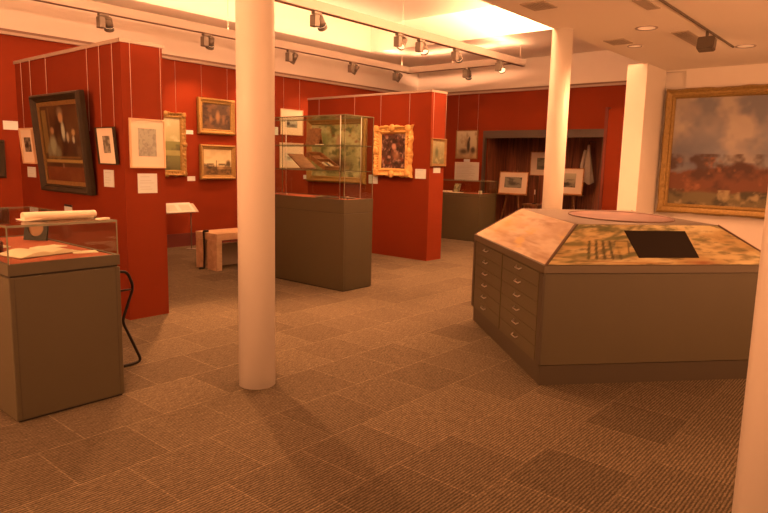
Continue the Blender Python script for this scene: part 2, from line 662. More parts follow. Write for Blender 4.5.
# =================================================================== THE ROOM
YW, XB, XS = 10.25, 13.2, 10.4
ZC, ZLOW = 4.0, 3.1
# floor
struct('floor', bx(-2.0, 14.6, -2.6, 10.45, -0.10, 0.0), CARPET)
# wall_left: red up to the picture rail, white above
b = bmesh.new()
box(b, -2.0, 13.4, YW, YW + 0.2, 0, 3.31, 0)
box(b, -2.0, 13.4, YW, YW + 0.2, 3.31, 4.7, 1)
struct('wall_left', b, [RED, WHITE])
struct('baseboard_left', bx(-2.0, XB, YW - 0.018, YW, 0, 0.24), REDBASE)
b = bmesh.new()
box(b, -2.0, XB, YW - 0.045, YW, 3.285, 3.325, 0)
box(b, -2.0, XB, YW - 0.02, YW, 3.325, 3.365, 1)
struct('trim_1', b, [RAIL, RAILDK])
# wall_back with the alcove opening
AY0, AY1, AZ = 5.24, 8.22, 2.40
b = bmesh.new()
box(b, XB, XB + 0.2, AY1, YW + 0.2, 0, 3.31, 0)
box(b, XB, XB + 0.2, 3.2, AY0, 0, 3.31, 0)
box(b, XB, XB + 0.2, AY0, AY1, AZ, 3.31, 0)
box(b, XB, XB + 0.2, 3.2, YW + 0.2, 3.31, 4.7, 1)
struct('wall_back', b, [RED, WHITE])
b = bmesh.new()
box(b, XB - 0.045, XB, 3.4, YW - 0.045, 3.285, 3.325, 0)
box(b, XB - 0.02, XB, 3.4, YW - 0.045, 3.325, 3.365, 1)
struct('trim_2', b, [RAIL, RAILDK])
struct('baseboard_back', bx(XB - 0.018, XB, AY1, YW - 0.02, 0, 0.24), REDBASE)
# alcove lining of dark planks
AXB = 14.35
b = bmesh.new()
npl = 17
for k in range(npl):
    y0 = AY0 - 0.05 + (AY1 - AY0 + 0.1) * k / npl
    y1 = AY0 - 0.05 + (AY1 - AY0 + 0.1) * (k + 1) / npl
    box(b, AXB, AXB + 0.05, y0 + 0.004, y1 - 0.004, 0.0, AZ + 0.05)
box(b, AXB + 0.04, AXB + 0.08, AY0 - 0.1, AY1 + 0.1, 0, AZ + 0.05)
box(b, XB + 0.2, AXB, AY0 - 0.05, AY0, 0, AZ + 0.05)
box(b, XB + 0.2, AXB, AY1, AY1 + 0.05, 0, AZ + 0.05)
struct('wall_alcove', b, DWOOD)
struct('ceiling_alcove', bx(XB + 0.2, AXB + 0.08, AY0 - 0.05, AY1 + 0.05, AZ, AZ + 0.05), CASEDK)
b = bmesh.new()
box(b, XB - 0.03, XB + 0.06, AY0, AY1, 2.235, AZ + 0.01)
box(b, XB - 0.03, XB + 0.06, AY0, AY0 + 0.06, 0, 2.235)
box(b, XB - 0.03, XB + 0.06, AY1 - 0.06, AY1, 0, 2.235)
struct('trim_3', b, mat('alcove_surround', (0.06, 0.05, 0.038), 0.5))
# upper ceiling with a raised recess
RX, RY, RZT = 10.7, 9.66, 4.55
b = bmesh.new()
box(b, -2.0, XB + 0.2, RY, YW + 0.2, ZC, ZC + 0.08)
box(b, RX, XB + 0.2, 2.5, RY, ZC, ZC + 0.08)
box(b, -2.0, RX + 0.06, RY, RY + 0.06, ZC + 0.08, RZT)
box(b, RX, RX + 0.06, 2.5, RY, ZC + 0.08, RZT)
box(b, -2.0, RX + 0.06, 2.44, RY + 0.06, RZT, RZT + 0.08)
struct('ceiling_upper', b, CEIL)
struct('wall_plenum', bx(-2.0, XB + 0.2, 2.44, 2.5, ZLOW + 0.12, RZT), CEIL)
# lower ceiling over the right half of the room
struct('ceiling_lower', bx(-2.0, XS + 0.3, -2.6, 3.33, ZLOW, ZLOW + 0.12), CEIL)
# right wall with the big painting: shallow step beside the pillar
b = bmesh.new()
box(b, XS, XS + 0.2, -2.6, 2.97, 0, ZLOW)
box(b, XS + 0.06, XS + 0.2, 2.97, 3.40, 0, ZLOW)
box(b, XS, XS + 0.06, 2.97, 3.30, 3.075, ZLOW)
box(b, XS + 0.2, XB, 3.2, 3.40, 0, 4.1)
struct('wall_right', b, WHITE)
# walls behind the camera
struct('wall_front', bx(-2.2, -2.0, -2.8, YW + 0.2, 0, 4.7), WHITE)
struct('wall_near', bx(-2.2, XS + 0.2, -2.8, -2.6, 0, ZLOW + 0.1), WHITE)


# =================================================================== PILLARS AND PARTITIONS
def round_pillar(label, x, y, r, z1):
    bm = bmesh.new()
    cyl(bm, (x, y, 0), (x, y, z1), r, r, 64)
    return single('round_pillar', label, 'pillar', bm, PILLAR, (x, y, 0), group='round white pillars')


round_pillar('thick round white pillar standing free on the carpet left of centre', 2.752, 3.525, 0.128, 4.55)
round_pillar('slimmer round white pillar behind the map cabinet', 6.79, 3.27, 0.113, ZLOW)
round_pillar('cropped round white pillar at the near right edge, beside the cabinet corner', 2.385, 0.27, 0.127, ZLOW)
single('square_pillar', 'square white pillar at the end of the right wall, beside the large landscape', 'pillar',
       bx(9.56, XS, 3.265, 3.55, 0, ZLOW), PILLAR, (9.9, 3.4, 0))


def partition(label, x0, x1, y0, y1, z1):
    rt = thing('display_partition', label, 'partition', ((x0 + x1) / 2, (y0 + y1) / 2, 0), group='red display partitions')
    part(rt, 'panel', bx(x0, x1, y0, y1, 0, z1 - 0.028), RED, world=True)
    bm = bmesh.new()
    for (a0, a1, c0, c1) in ((x0 - .012, x1 + .012, y0 - .012, y0 + .01), (x0 - .012, x1 + .012, y1 - .01, y1 + .012), (x0 - .012, x0 + .01, y0, y1), (x1 - .01, x1 + .012, y0, y1)):
        box(bm, a0, a1, c0, c1, z1 - 0.034, z1)
    part(rt, 'hanging_rail', bm, RAIL, world=True)
    return rt


partition('red partition wall on the left holding the dark framed group portrait', 3.007, 3.43, 5.85, 8.41, 2.69)
partition('red partition wall behind the tall vitrine holding the bright gilt frame', 8.35, 8.75, 6.20, 9.11, 2.775)

# red panel edge beside the alcove
rt = thing('red_screen', 'narrow dark red screen standing between the alcove and the square pillar', 'screen', (12.6, 4.85, 0))
part(rt, 'panel', bx(12.55, 12.65, 4.50, 4.97, 0.0, 2.76), RED, world=True)
part(rt, 'edge_post', bx(12.53, 12.67, 4.97, 5.03, 0.0, 2.79), REDPOST, world=True)

# =================================================================== DISPLAY CASES


def glass_box(rt, x0, x1, y0, y1, z0, z1, t=0.008, edge=0.006, top_edge=0.012):
    """five panes with visible green-grey edges"""
    part(rt, 'glass_pane', bx(x0, x1, y0, y0 + t, z0, z1 - t), GLASS, world=True)
    part(rt, 'glass_pane', bx(x0, x1, y1 - t, y1, z0, z1 - t), GLASS, world=True)
    part(rt, 'glass_pane', bx(x0, x0 + t, y0 + t, y1 - t, z0, z1 - t), GLASS, world=True)
    part(rt, 'glass_pane', bx(x1 - t, x1, y0 + t, y1 - t, z0, z1 - t), GLASS, world=True)
    part(rt, 'glass_top', bx(x0, x1, y0, y1, z1 - t, z1), GLASS, world=True)
    bm = bmesh.new()
    e, q = edge, top_edge
    for (x, y) in ((x0, y0), (x1 - e, y0), (x0, y1 - e), (x1 - e, y1 - e)):
        box(bm, x - .0005, x + e + .0005, y - .0005, y + e + .0005, z0, z1 - q)
    box(bm, x0 - .001, x1 + .001, y0 - .001, y0 + e, z1 - q, z1 + .001)
    box(bm, x0 - .001, x1 + .001, y1 - e, y1 + .001, z1 - q, z1 + .001)
    box(bm, x0 - .001, x0 + e, y0 + e, y1 - e, z1 - q, z1 + .001)
    box(bm, x1 - e, x1 + .001, y0 + e, y1 - e, z1 - q, z1 + .001)
    part(rt, 'glass_edging', bm, GEDGE, world=True)


def plinth_case(name, label, x0, x1, y0, y1, zbody, zgap, zrim, ztop, cover=False):
    rt = thing(name, label, 'display case', ((x0 + x1) / 2, (y0 + y1) / 2, 0))
    part(rt, 'base', bx(x0 + .012, x1 - .012, y0 + .012, y1 - .012, 0, 0.012), GAP, world=True)
    bm = bmesh.new()
    box(bm, x0, x1, y0, y1, 0.012, zbody)
    bmesh.ops.bevel(bm, geom=bm.edges[:], offset=0.004, segments=1, affect='EDGES')
    body = part(rt, 'body', bm, CASE, world=True)
    # vertical panel joints
    for xj in (x0 + .03, x1 - .03):
        part(body, 'panel_joint', bx(xj - .002, xj + .002, y0 - .0012, y0 + .001, 0.02, zbody - .005), CASEDK, world=True)
    part(rt, 'shadow_gap', bx(x0 + .012, x1 - .012, y0 + .012, y1 - .012, zbody, zgap), GAP, world=True)
    # hollow tray rim
    bm = bmesh.new()
    t = 0.022
    box(bm, x0, x1, y0, y0 + t, zgap, zrim); box(bm, x0, x1, y1 - t, y1, zgap, zrim)
    box(bm, x0, x0 + t, y0 + t, y1 - t, zgap, zrim); box(bm, x1 - t, x1, y0 + t, y1 - t, zgap, zrim)
    part(rt, 'rim', bm, CASE, world=True)
    part(rt, 'baize', bx(x0 + t, x1 - t, y0 + t, y1 - t, zgap, zrim - 0.006), BAIZE, 'red baize display bed', world=True)
    glass_box(rt, x0 + .006, x1 - .006, y0 + .006, y1 - .006, zrim, ztop)
    return rt


# near left case
plinth_case('display_case', 'grey display case with low glass top, nearest at the left edge, paper roll on it', 1.322, 1.992, 3.985, 5.42, 0.885, 0.897, 0.965, 1.19)
# middle tall vitrine
vit = plinth_case('display_case', 'tall glass vitrine with shelves on a grey plinth behind the left pillar', 5.53, 6.06, 5.38, 7.15, 0.968, 0.974, 1.142, 2.165)
for z in (1.48, 1.795):
    bm = bmesh.new()
    s = part(vit, 'glass_shelf', bx(5.56, 6.03, 5.41, 7.12, z, z + 0.008), GLASS, world=True)
    box(bm, 5.555, 5.562, 5.405, 7.125, z - .001, z + 0.010)
    box(bm, 6.028, 6.035, 5.405, 7.125, z - .001, z + 0.010)
    box(bm, 5.562, 6.028, 5.405, 5.412, z - .001, z + 0.010)
    part(s, 'shelf_edging', bm, GEDGE, world=True)
for (x, y) in ((5.575, 5.50), (6.00, 5.55), (5.575, 7.0), (6.0, 7.0)):
    bm = bmesh.new()
    cyl(bm, (x, y, 1.137), (x, y, 2.157), 0.006, seg=10)
    part(vit, 'support_rod', bm, STEEL, world=True)
# far case against the back
plinth_case('display_case', 'distant grey display case in front of the back wall, left of the alcove', 11.27, 11.95, 7.05, 8.70, 0.93, 0.938, 1.0, 1.27)

# ---- contents of the near case
ZB = 0.9602
rt = thing('open_book', 'open cream-paged book lying on red baize in the near glass case', 'book', (1.645, 4.36, ZB), (0, 0, math.radians(12)))
bm = bmesh.new(); box(bm, -0.215, 0.215, -0.135, 0.135, 0, 0.006)
part(rt, 'cover', bm, BWOOD)
for sgn in (-1, 1):
    bm = bmesh.new()
    n = 10; A = []; B = []
    for k in range(n + 1):
        t = k / n
        z = 0.008 + 0.028 * math.sin(math.pi * min(1, t * 0.9 + 0.12)) * (1 - 0.35 * t)
        A.append((sgn * 0.205 * t, -0.128, z)); B.append((sgn * 0.205 * t, 0.128, z))
    va = [bm.verts.new(p) for p in A]; vb = [bm.verts.new(p) for p in B]
    la = [bm.verts.new((p[0], p[1], 0.006)) for p in A]; lb = [bm.verts.new((p[0], p[1], 0.006)) for p in B]
    for k in range(n):
        for q in ((va[k], va[k + 1], vb[k + 1], vb[k]), (la[k], la[k + 1], va[k + 1], va[k]), (vb[k], vb[k + 1], lb[k + 1], lb[k])):
            bm.faces.new(q).smooth = False
    bm.faces.new((va[n], la[n], lb[n], vb[n])); bm.faces.new((va[0], vb[0], lb[0], la[0]))
    part(rt, 'page_block', bm, PAPER)
for i, (x, y, w_, h_, a_, l_) in enumerate(((1.80, 4.62, .20, .13, .35, 'cream letter sheet beside the open book in the near case'), (1.88, 4.24, .15, .10, -.25, 'small cream note near the right front corner of the near case'), (1.50, 4.85, .22, .15, .1, 'pale sheet lying behind the open book in the near case'))):
    bm = bbox_(0.001, -w_ / 2, w_ / 2, -h_ / 2, h_ / 2, 0, 0.006)
    single('paper_sheet', l_, 'paper', bm, PAPER, (x, y, ZB), (0, 0, a_), 'papers in the near case', local=True)
# black easel-backed miniature frame in the case
rt = thing('miniature_frame', 'small black square frame with round opening standing in the near case', 'frame', (1.87, 5.02, ZB + .005), (math.radians(-14), 0, math.radians(-52)))
bm = bmesh.new()
S, R0 = 0.088, 0.058
ring_o, ring_i = [], []
for k in range(32):
    t = 2 * math.pi * k / 32
    c, s_ = math.cos(t), math.sin(t)
    q = S / max(abs(c), abs(s_))
    ring_o.append((c * q, s_ * q + S)); ring_i.append((c * R0, s_ * R0 + S))
vo0 = [bm.verts.new((p[0], 0, p[1])) for p in ring_o]; vi0 = [bm.verts.new((p[0], 0, p[1])) for p in ring_i]
vo1 = [bm.verts.new((p[0], -.018, p[1])) for p in ring_o]; vi1 = [bm.verts.new((p[0], -.018, p[1])) for p in ring_i]
for k in range(32):
    j = (k + 1) % 32
    for q in ((vo0[k], vo0[j], vi0[j], vi0[k]), (vo1[k], vo1[j], vi1[j], vi1[k]), (vo0[k], vo0[j], vo1[j], vo1[k]), (vi0[k], vi0[j], vi1[j], vi1[k])):
        bm.faces.new(q)
part(rt, 'frame', bm, BLACK)
bm = bmesh.new(); cyl(bm, (0, -.004, S), (0, -.0085, S), R0 + .002, seg=32)
part(rt, 'miniature', bm, mat('miniature_tan', (0.26, 0.12, 0.05), 0.5, var=0.4, vscale=30), 'tan miniature')
bm = bmesh.new(); box(bm, -.012, .012, 0.0, .006, 0.002, 0.11)
bmesh.ops.rotate(bm, cent=(0, 0, .11), matrix=Matrix.Rotation(math.radians(24), 3, 'X'), verts=bm.verts)
part(rt, 'easel_back', bm, BLACK)
rt = thing('trinket_box', 'dark brown round lidded box at the left end of the near case', 'box', (1.46, 4.62, ZB))
bm = bmesh.new(); cyl(bm, (0, 0, 0), (0, 0, .055), .05, .052, 24); part(rt, 'body', bm, mat('dark_lacquer', (.06, .02, .012), .35))
bm = bmesh.new(); cyl(bm, (0, 0, .055), (0, 0, .068), .055, .045, 24); cyl(bm, (0, 0, .068), (0, 0, .08), .008, .01, 10); part(rt, 'lid', bm, mat('dark_lacquer', (.06, .02, .012), .35))
# paper roll lying on the glass top
rt = thing('paper_roll', 'loosely rolled white paper lying on top of the near glass case', 'paper roll', (1.74, 4.235, 1.1912), (0, 0, math.radians(3)))
bm = bmesh.new()
n, turns = 44, 1.9
prof = []
for k in range(n + 1):
    t = k / n
    a_ = -math.pi / 2 + 2 * math.pi * turns * (1 - t)
    r0 = 0.018 + 0.014 * t
    prof.append((r0 * math.cos(a_) * 1.25, r0 * math.sin(a_) * 0.9 + 0.029))
prof += [(0.05, 0.0015), (0.085, 0.002), (0.11, 0.006)]
segx = 9
rows = []
for i in range(segx):
    t = i / (segx - 1)
    x = -0.235 + 0.455 * t
    sc = 1.0 - 0.12 * t
    rows.append([bm.verts.new((x + (0.02 * math.sin(5 * t) if False else 0), p[0] * sc, p[1] * sc)) for p in prof])
for i in range(segx - 1):
    for k in range(len(prof) - 1):
        bm.faces.new((rows[i][k], rows[i + 1][k], rows[i + 1][k + 1], rows[i][k + 1])).smooth = True
o = part(rt, 'sheet', bm, PAPER)
sm = o.modifiers.new('thick', 'SOLIDIFY'); sm.thickness = 0.0012; sm.offset = 0
bm = bmesh.new()
vs = [bm.verts.new(p) for p in ((-0.235, -0.02, 0.002), (-0.20, -0.035, 0.004), (-0.13, -0.03, 0.012), (-0.14, -0.012, 0.03), (-0.21, -0.01, 0.022))]
bm.faces.new(vs)
o = part(rt, 'curled_corner', bm, PAPER)
sm = o.modifiers.new('thick', 'SOLIDIFY'); sm.thickness = 0.0012
bm = bbox_(0.004, -0.045, 0.045, -0.02, 0.02, 0, 0.012)
single('folded_paper', 'small folded white paper at the right end of the near case top', 'paper', bm, PAPER, (1.925, 4.06, 1.1912), (0, 0, .4), local=True)

# ---- contents of the tall vitrine
ZS1, ZS2 = 1.4905, 1.8055
rt = thing('paint_box', 'open brown wooden paint box on the lower glass shelf of the vitrine', 'paint box', (5.78, 6.28, ZS1))
bm = bmesh.new()
box(bm, -0.13, 0.13, -0.42, -0.02, 0, 0.012)
for (a0, a1, c0, c1) in ((-.13, -.118, -.42, -.02), (.118, .13, -.42, -.02), (-.118, .118, -.42, -.408), (-.118, .118, -.032, -.02), (-.118, .118, -.22, -.214)):
    box(bm, a0, a1, c0, c1, 0.012, 0.055)
bmesh.ops.rotate(bm, cent=(0, -.42, 0), matrix=Matrix.Rotation(math.radians(27), 3, 'X'), verts=bm.verts)
part(rt, 'tray', bm, BWOOD)
bm = bmesh.new()
box(bm, -0.13, 0.13, 0.0, 0.34, 0, 0.014)
bmesh.ops.rotate(bm, cent=(0, 0, 0), matrix=Matrix.Rotation(math.radians(34), 3, 'X'), verts=bm.verts)
part(rt, 'lid', bm, BWOOD)
for k in range(4):
    bm = bmesh.new(); cyl(bm, (-.08 + .05 * k, -.39, .026), (-.08 + .05 * k, -.26, .026), .013, .010, 10)
    bmesh.ops.rotate(bm, cent=(0, -.42, 0), matrix=Matrix.Rotation(math.radians(27), 3, 'X'), verts=bm.verts)
    part(rt, 'paint_tube', bm, mat('tube_%d' % (k % 2), ((.1, .09, .08), (.5, .45, .35))[k % 2], .4))
rt = thing('sketch_easel', 'tan folded sketch stand on the upper glass shelf of the vitrine', 'stand', (5.80, 6.25, ZS2))
bm = bmesh.new(); box(bm, -.01, .01, -.12, .12, 0, .22)
bmesh.ops.rotate(bm, cent=(0, 0, 0), matrix=Matrix.Rotation(math.radians(14), 3, 'Y'), verts=bm.verts)
part(rt, 'front_board', bm, BWOOD)
bm = bmesh.new(); box(bm, .10, .112, -.10, .10, 0, .23)
bmesh.ops.rotate(bm, cent=(.1, 0, 0), matrix=Matrix.Rotation(math.radians(-14), 3, 'Y'), verts=bm.verts)
part(rt, 'back_board', bm, BWOOD)
bm = bmesh.new(); box(bm, -.03, .03, -.05, .05, 0, .012)
single('paper_label', 'small white label on the upper glass shelf of the vitrine', 'label', bm, CARD, (5.70, 6.0, ZS2), local=True)
rt = thing('palette', 'dark painter palette lying on red baize in the tall vitrine', 'palette', (5.80, 5.80, 1.1372), (0, 0, .2))
bm = bmesh.new()
pts = []
for k in range(28):
    t = 2 * math.pi * k / 28
    rr = 1 + 0.12 * math.cos(2 * t + .6) - 0.25 * math.exp(-((t - 4.2) / .35) ** 2)
    pts.append((0.15 * rr * math.cos(t), 0.30 * rr * math.sin(t)))
prism(bm, pts, 0, 0.012)
part(rt, 'board', bm, mat('palette_dark', (.05, .03, .02), .4))
for k in range(5):
    bm = bmesh.new()
    bmesh.ops.create_uvsphere(bm, u_segments=10, v_segments=6, radius=.02, matrix=Matrix.Translation((.07 * math.cos(k * .7), .2 * math.sin(k * .7 - .8), .014)) @ Matrix.Diagonal((1, 1, .5, 1)))
    part(rt, 'paint_dab', bm, mat('dab_%d' % k, ((.5, .4, .3), (.3, .05, .03), (.1, .1, .12), (.4, .3, .1), (.2, .25, .15))[k], .5))
for j, (y, l_) in enumerate(((5.52, 'thin dark paint brush on the baize near the vitrine corner'), (6.75, 'short dark paint brush on the baize near the left end of the vitrine'))):
    rt = thing('paint_brush', l_, 'brush', (5.72, y, 1.137), (0, 0, .9 - j), 'paint brushes')
    bm = bmesh.new(); cyl(bm, (-.12, 0, .006), (.06, 0, .006), .003, .005, 8); part(rt, 'handle', bm, BLACK)
    bm = bmesh.new(); cyl(bm, (.06, 0, .006), (.085, 0, .006), .006, .006, 8); part(rt, 'ferrule', bm, STEEL)
    bm = bmesh.new(); cyl(bm, (.085, 0, .006), (.12, 0, .006), .006, .002, 8); part(rt, 'bristles', bm, BWOOD)
# ---- contents of the far case
for (x, y, w_, d_, h_, l_) in ((11.55, 8.15, .22, .30, .03, 'pale flat book in the far display case'), (11.45, 7.75, .25, .22, .012, 'white paper sheet in the far display case')):
    bm = bbox_(.003, -w_ / 2, w_ / 2, -d_ / 2, d_ / 2, 0, h_)
    single('booklet', l_, 'book', bm, PAPER, (x, y, .9952), (0, 0, .1), local=True)
rt = thing('small_picture', 'small upright picture card leaning in the far display case', 'picture', (11.68, 7.92, .9975), (math.radians(-20), 0, -math.pi / 2))
P = Paint(16, 20, (190, 170, 120)).noise(5, (90, 80, 50), .8, .45)
part(rt, 'card', art_slab(.16, .20, 0, .008, P), ART)
bm = bbox_(.004, -.03, .03, -.03, .03, 0, .07)
single('ornament', 'tiny cream block at the right end of the far display case', 'ornament', bm, PAPER, (11.45, 7.15, .9952), local=True)

# =================================================================== MAP CABINET (plan chest with sloping map panels)
FL, FR, BL = Vector((4.149, 2.02)), Vector((5.60, 0.78)), Vector((5.50, 3.47))
BR = FR + BL - FL
cab = thing('map_cabinet', 'large brown-grey plan chest with sloping map panels and a dark screen', 'cabinet', ((FL.x + BR.x) / 2, (FL.y + BR.y) / 2, 0))
ctr = (FL + BR) / 2


def inset(pts, d):
    out = []
    n = len(pts)
    for i in range(n):
        p, a, c = pts[i], pts[i - 1], pts[(i + 1) % n]
        u = (a - p).normalized(); v = (c - p).normalized()
        s = abs(u.x * v.y - u.y * v.x)
        out.append(p + (u + v) * (d / s))
    return out


Q = [FL, FR, BR, BL]
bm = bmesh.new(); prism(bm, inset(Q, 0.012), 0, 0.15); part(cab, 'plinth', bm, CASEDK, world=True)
bm = bmesh.new(); prism(bm, inset(Q, 0.03), 0.15, 0.158); part(cab, 'shadow_gap', bm, GAP, world=True)
bm = bmesh.new(); prism(bm, Q, 0.158, 0.838); part(cab, 'body', bm, CASE, world=True)
bm = bmesh.new(); prism(bm, inset(Q, 0.01), 0.838, 0.844); part(cab, 'shadow_gap', bm, GAP, world=True)
bm = bmesh.new(); prism(bm, inset(Q, -0.010), 0.844, 0.90); part(cab, 'rim', bm, PEWTER, world=True)
# sloping panels
ZT = 1.18
TFL, TFR, TBL, TBR = Vector((4.52, 1.976)), Vector((5.413, 1.213)), Vector((5.70, 3.065)), Vector((6.47, 2.25))
lo = [Vector((p.x, p.y, 0.90)) for p in Q]
hi = [Vector((p.x, p.y, ZT)) for p in (TFL, TFR, TBR, TBL)]
bm = bmesh.new()
NS = 10
for i in range(4):
    j = (i + 1) % 4
    G = []
    for a_ in range(NS + 1):
        row = []
        for c_ in range(NS + 1):
            p = (lo[i] * (1 - c_ / NS) + lo[j] * (c_ / NS)) * (1 - a_ / NS) + (hi[i] * (1 - c_ / NS) + hi[j] * (c_ / NS)) * (a_ / NS)
            row.append(bm.verts.new(p - Vector((0, 0, .004))))
        G.append(row)
    for a_ in range(NS):
        for c_ in range(NS):
            bm.faces.new((G[a_][c_], G[a_][c_ + 1], G[a_ + 1][c_ + 1], G[a_ + 1][c_]))
bmesh.ops.remove_doubles(bm, verts=bm.verts, dist=0.0005)
part(cab, 'sloped_top', bm, PEWTER, world=True)


def map_paint(n, m_, seed):
    P = Paint(n, m_, (216, 176, 112))
    P.noise(3, (232, 200, 140), .8, .45, seed)
    P.noise(5, (186, 138, 78), .7, .55, seed + 1)
    P.noise(9, (120, 100, 56), .6, .62, seed + 2)
    return P


def slope_panel(a, b, c, d, P, name, margin=0.014, lift=0.003):
    """art over the quad TL a, TR b, BR c, BL d, shrunk by margin and lifted off its plane"""
    nrm = (b - a).cross(d - a).normalized()
    if nrm.z < 0: nrm = -nrm
    ce = (a + b + c + d) / 4
    pts = []
    for p in (a, b, c, d):
        q = p + (ce - p).normalized() * margin * 1.4 + nrm * lift
        pts.append(q)
    return part(cab, name, art_bm(pts, P), ART, world=True)


# front panel (toward lower right), painted town plan
P = map_paint(140, 56, 3)
P.noise(3, (186, 142, 78), .7, .5, 71)
P.noise(10, (112, 98, 52), .8, .57, 72, v1=.9).noise(18, (78, 68, 36), .7, .6, 73)
for k in range(5):
    u = 0.13 + 0.036 * k
    P.line(u, 0.42, u + 0.03, 0.86, 0.009, (84, 70, 36), 1)
P.line(0.10, 0.9, 0.5, 0.97, 0.012, (170, 110, 50), .8)
for (u, v) in ((.2, .12), (.26, .3), (.3, .18), (.31, .55), (.36, .5), (.38, .7), (.33, .78), (.42, .62), (.24, .62), (.36, .12), (.44, .05)):
    P.blob(u, v, .03, .13, (96, 92, 48), .9, .4, .85)
P.rect(.27, .42, .34, .75, (206, 160, 86), .6)
P.line(.27, .42, .34, .42, .005, (110, 84, 44)); P.line(.27, .75, .34, .75, .005, (110, 84, 44)); P.line(.34, .42, .34, .75, .004, (110, 84, 44))
P.noise(8, (104, 98, 50), .8, .56, 51).noise(14, (84, 74, 38), .6, .6, 52)
for (u, v) in ((.78, .2), (.80, .35), (.83, .55), (.88, .6), (.9, .8)):
    P.blob(u, v, .035, .12, (150, 122, 70), .9, .5, .6)
P.blob(.66, .95, .1, .08, (150, 84, 40), .9)
slope_panel(hi[0], hi[1], lo[1], lo[0], P, 'map_panel')
# left panel (toward the left), hazy landscape chart
P = Paint(60, 50, (212, 170, 128)).noise(2.5, (228, 192, 150), .9, .45, 11).noise(5, (190, 142, 96), .6, .55, 12).noise(6, (158, 112, 70), .7, .56, 16, asp=.5).noise(7, (230, 176, 90), .8, .62, 15, v0=.25, v1=.9)
P.blob(.15, .5, .3, .5, (206, 160, 80), .9, 0, .6)
slope_panel(hi[3], hi[0], lo[0], lo[3], P, 'map_panel')
P = map_paint(50, 30, 21); slope_panel(hi[2], hi[3], lo[3], lo[2], P, 'map_panel')
P = map_paint(50, 30, 27); slope_panel(hi[1], hi[2], lo[2], lo[1], P, 'map_panel')
# hip strips
for i in range(4):
    bm = bmesh.new()
    tube(bm, [lo[i] + Vector((0, 0, .002)), hi[i] + Vector((0, 0, .001))], 0.006, 6)
    part(cab, 'edge_strip', bm, RAILDK, world=True)
# flat top with the oval map
bm = bmesh.new(); prism(bm, [TFL, TFR, TBR, TBL], ZT - .004, ZT); part(cab, 'top_board', bm, mat('top_board_grey', (.15, .122, .08), .35), world=True)
oc = (TFL + TFR + TBL + TBR) / 4 + Vector((0.05, -0.08))
ax = (TBL - TFL).normalized(); ay = (TFR - TFL).normalized()
bm = bmesh.new()
lay = bm.verts.layers.float_color.new('paint')
Po = Paint(40, 40, (124, 62, 46)).noise(4, (150, 88, 64), .9, .5, 31).noise(6, (96, 40, 28), .8, .58, 32)
cv = bm.verts.new((oc.x, oc.y, ZT + .0035)); cv[lay] = (*Po.a[20, 20], 1)
prev = None
rings = []
for j in range(1, 9):
    rr = []
    for k in range(48):
        t = 2 * math.pi * k / 48
        rad = j / 8
        p = oc + ax * (0.60 * rad * math.cos(t)) + ay * (0.42 * rad * math.sin(t))
        v = bm.verts.new((p.x, p.y, ZT + .0035))
        c = Po.a[int(20 + 19 * rad * math.sin(t)), int(20 + 19 * rad * math.cos(t))]
        v[lay] = (*c, 1)
        rr.append(v)
    rings.append(rr)
for k in range(48):
    bm.faces.new((cv, rings[0][k], rings[0][(k + 1) % 48]))
    for j in range(7):
        bm.faces.new((rings[j][k], rings[j + 1][k], rings[j + 1][(k + 1) % 48], rings[j][(k + 1) % 48]))
part(cab, 'oval_map', bm, ART, 'reddish oval map', world=True)
bm = bmesh.new()
tube(bm, [(*(oc + ax * (0.605 * math.cos(2 * math.pi * k / 64)) + ay * (0.425 * math.sin(2 * math.pi * k / 64))), ZT + .005) for k in range(65)], .006, 6)
part(cab, 'oval_rim', bm, RAILDK, world=True)
# screen recessed in the front panel
def on_slope(px_, t):
    A_ = lo[0] * (1 - t) + hi[0] * t; B_ = lo[1] * (1 - t) + hi[1] * t
    q = Vector((px_[0], px_[1])) - A_.xy; d_ = B_.xy - A_.xy
    return A_ + (B_ - A_) * (q.dot(d_) / d_.dot(d_))


sa, sb, sc_, sd = on_slope((4.779, 1.708), .836), on_slope((5.153, 1.378), .83), on_slope((5.106, 1.254), .17), on_slope((4.738, 1.575), .17)
nrm = (sb - sa).cross(sd - sa).normalized()
if nrm.z < 0: nrm = -nrm
bm = bmesh.new()
t0 = [bm.verts.new(p + nrm * .0075) for p in (sa, sb, sc_, sd)]; t1 = [bm.verts.new(p + nrm * .0005) for p in (sa, sb, sc_, sd)]
bm.faces.new(t0); bm.faces.new(t1[::-1])
for i in range(4): bm.faces.new((t0[i], t0[(i + 1) % 4], t1[(i + 1) % 4], t1[i]))
part(cab, 'screen', bm, SCREEN, 'dark blank screen', world=True)
# drawers on the left face
D = (BL - FL).normalized(); Nn = Vector((-D.y, D.x))     # outward on that face
if (FL + Nn - ctr).length < (FL - ctr).length: Nn = -Nn


def on_face(s, z, o):
    p = FL + D * s + Nn * o
    return Vector((p.x, p.y, z))


def face_box(bm, s0, s1, z0, z1, o0, o1):
    v = [bm.verts.new(on_face(s, z, o)) for (s, z, o) in ((s0, z0, o0), (s1, z0, o0), (s1, z1, o0), (s0, z1, o0), (s0, z0, o1), (s1, z0, o1), (s1, z1, o1), (s0, z1, o1))]
    for f in ((0, 3, 2, 1), (4, 5, 6, 7), (0, 1, 5, 4), (1, 2, 6, 5), (2, 3, 7, 6), (3, 0, 4, 7)):
        bm.faces.new([v[i] for i in f])


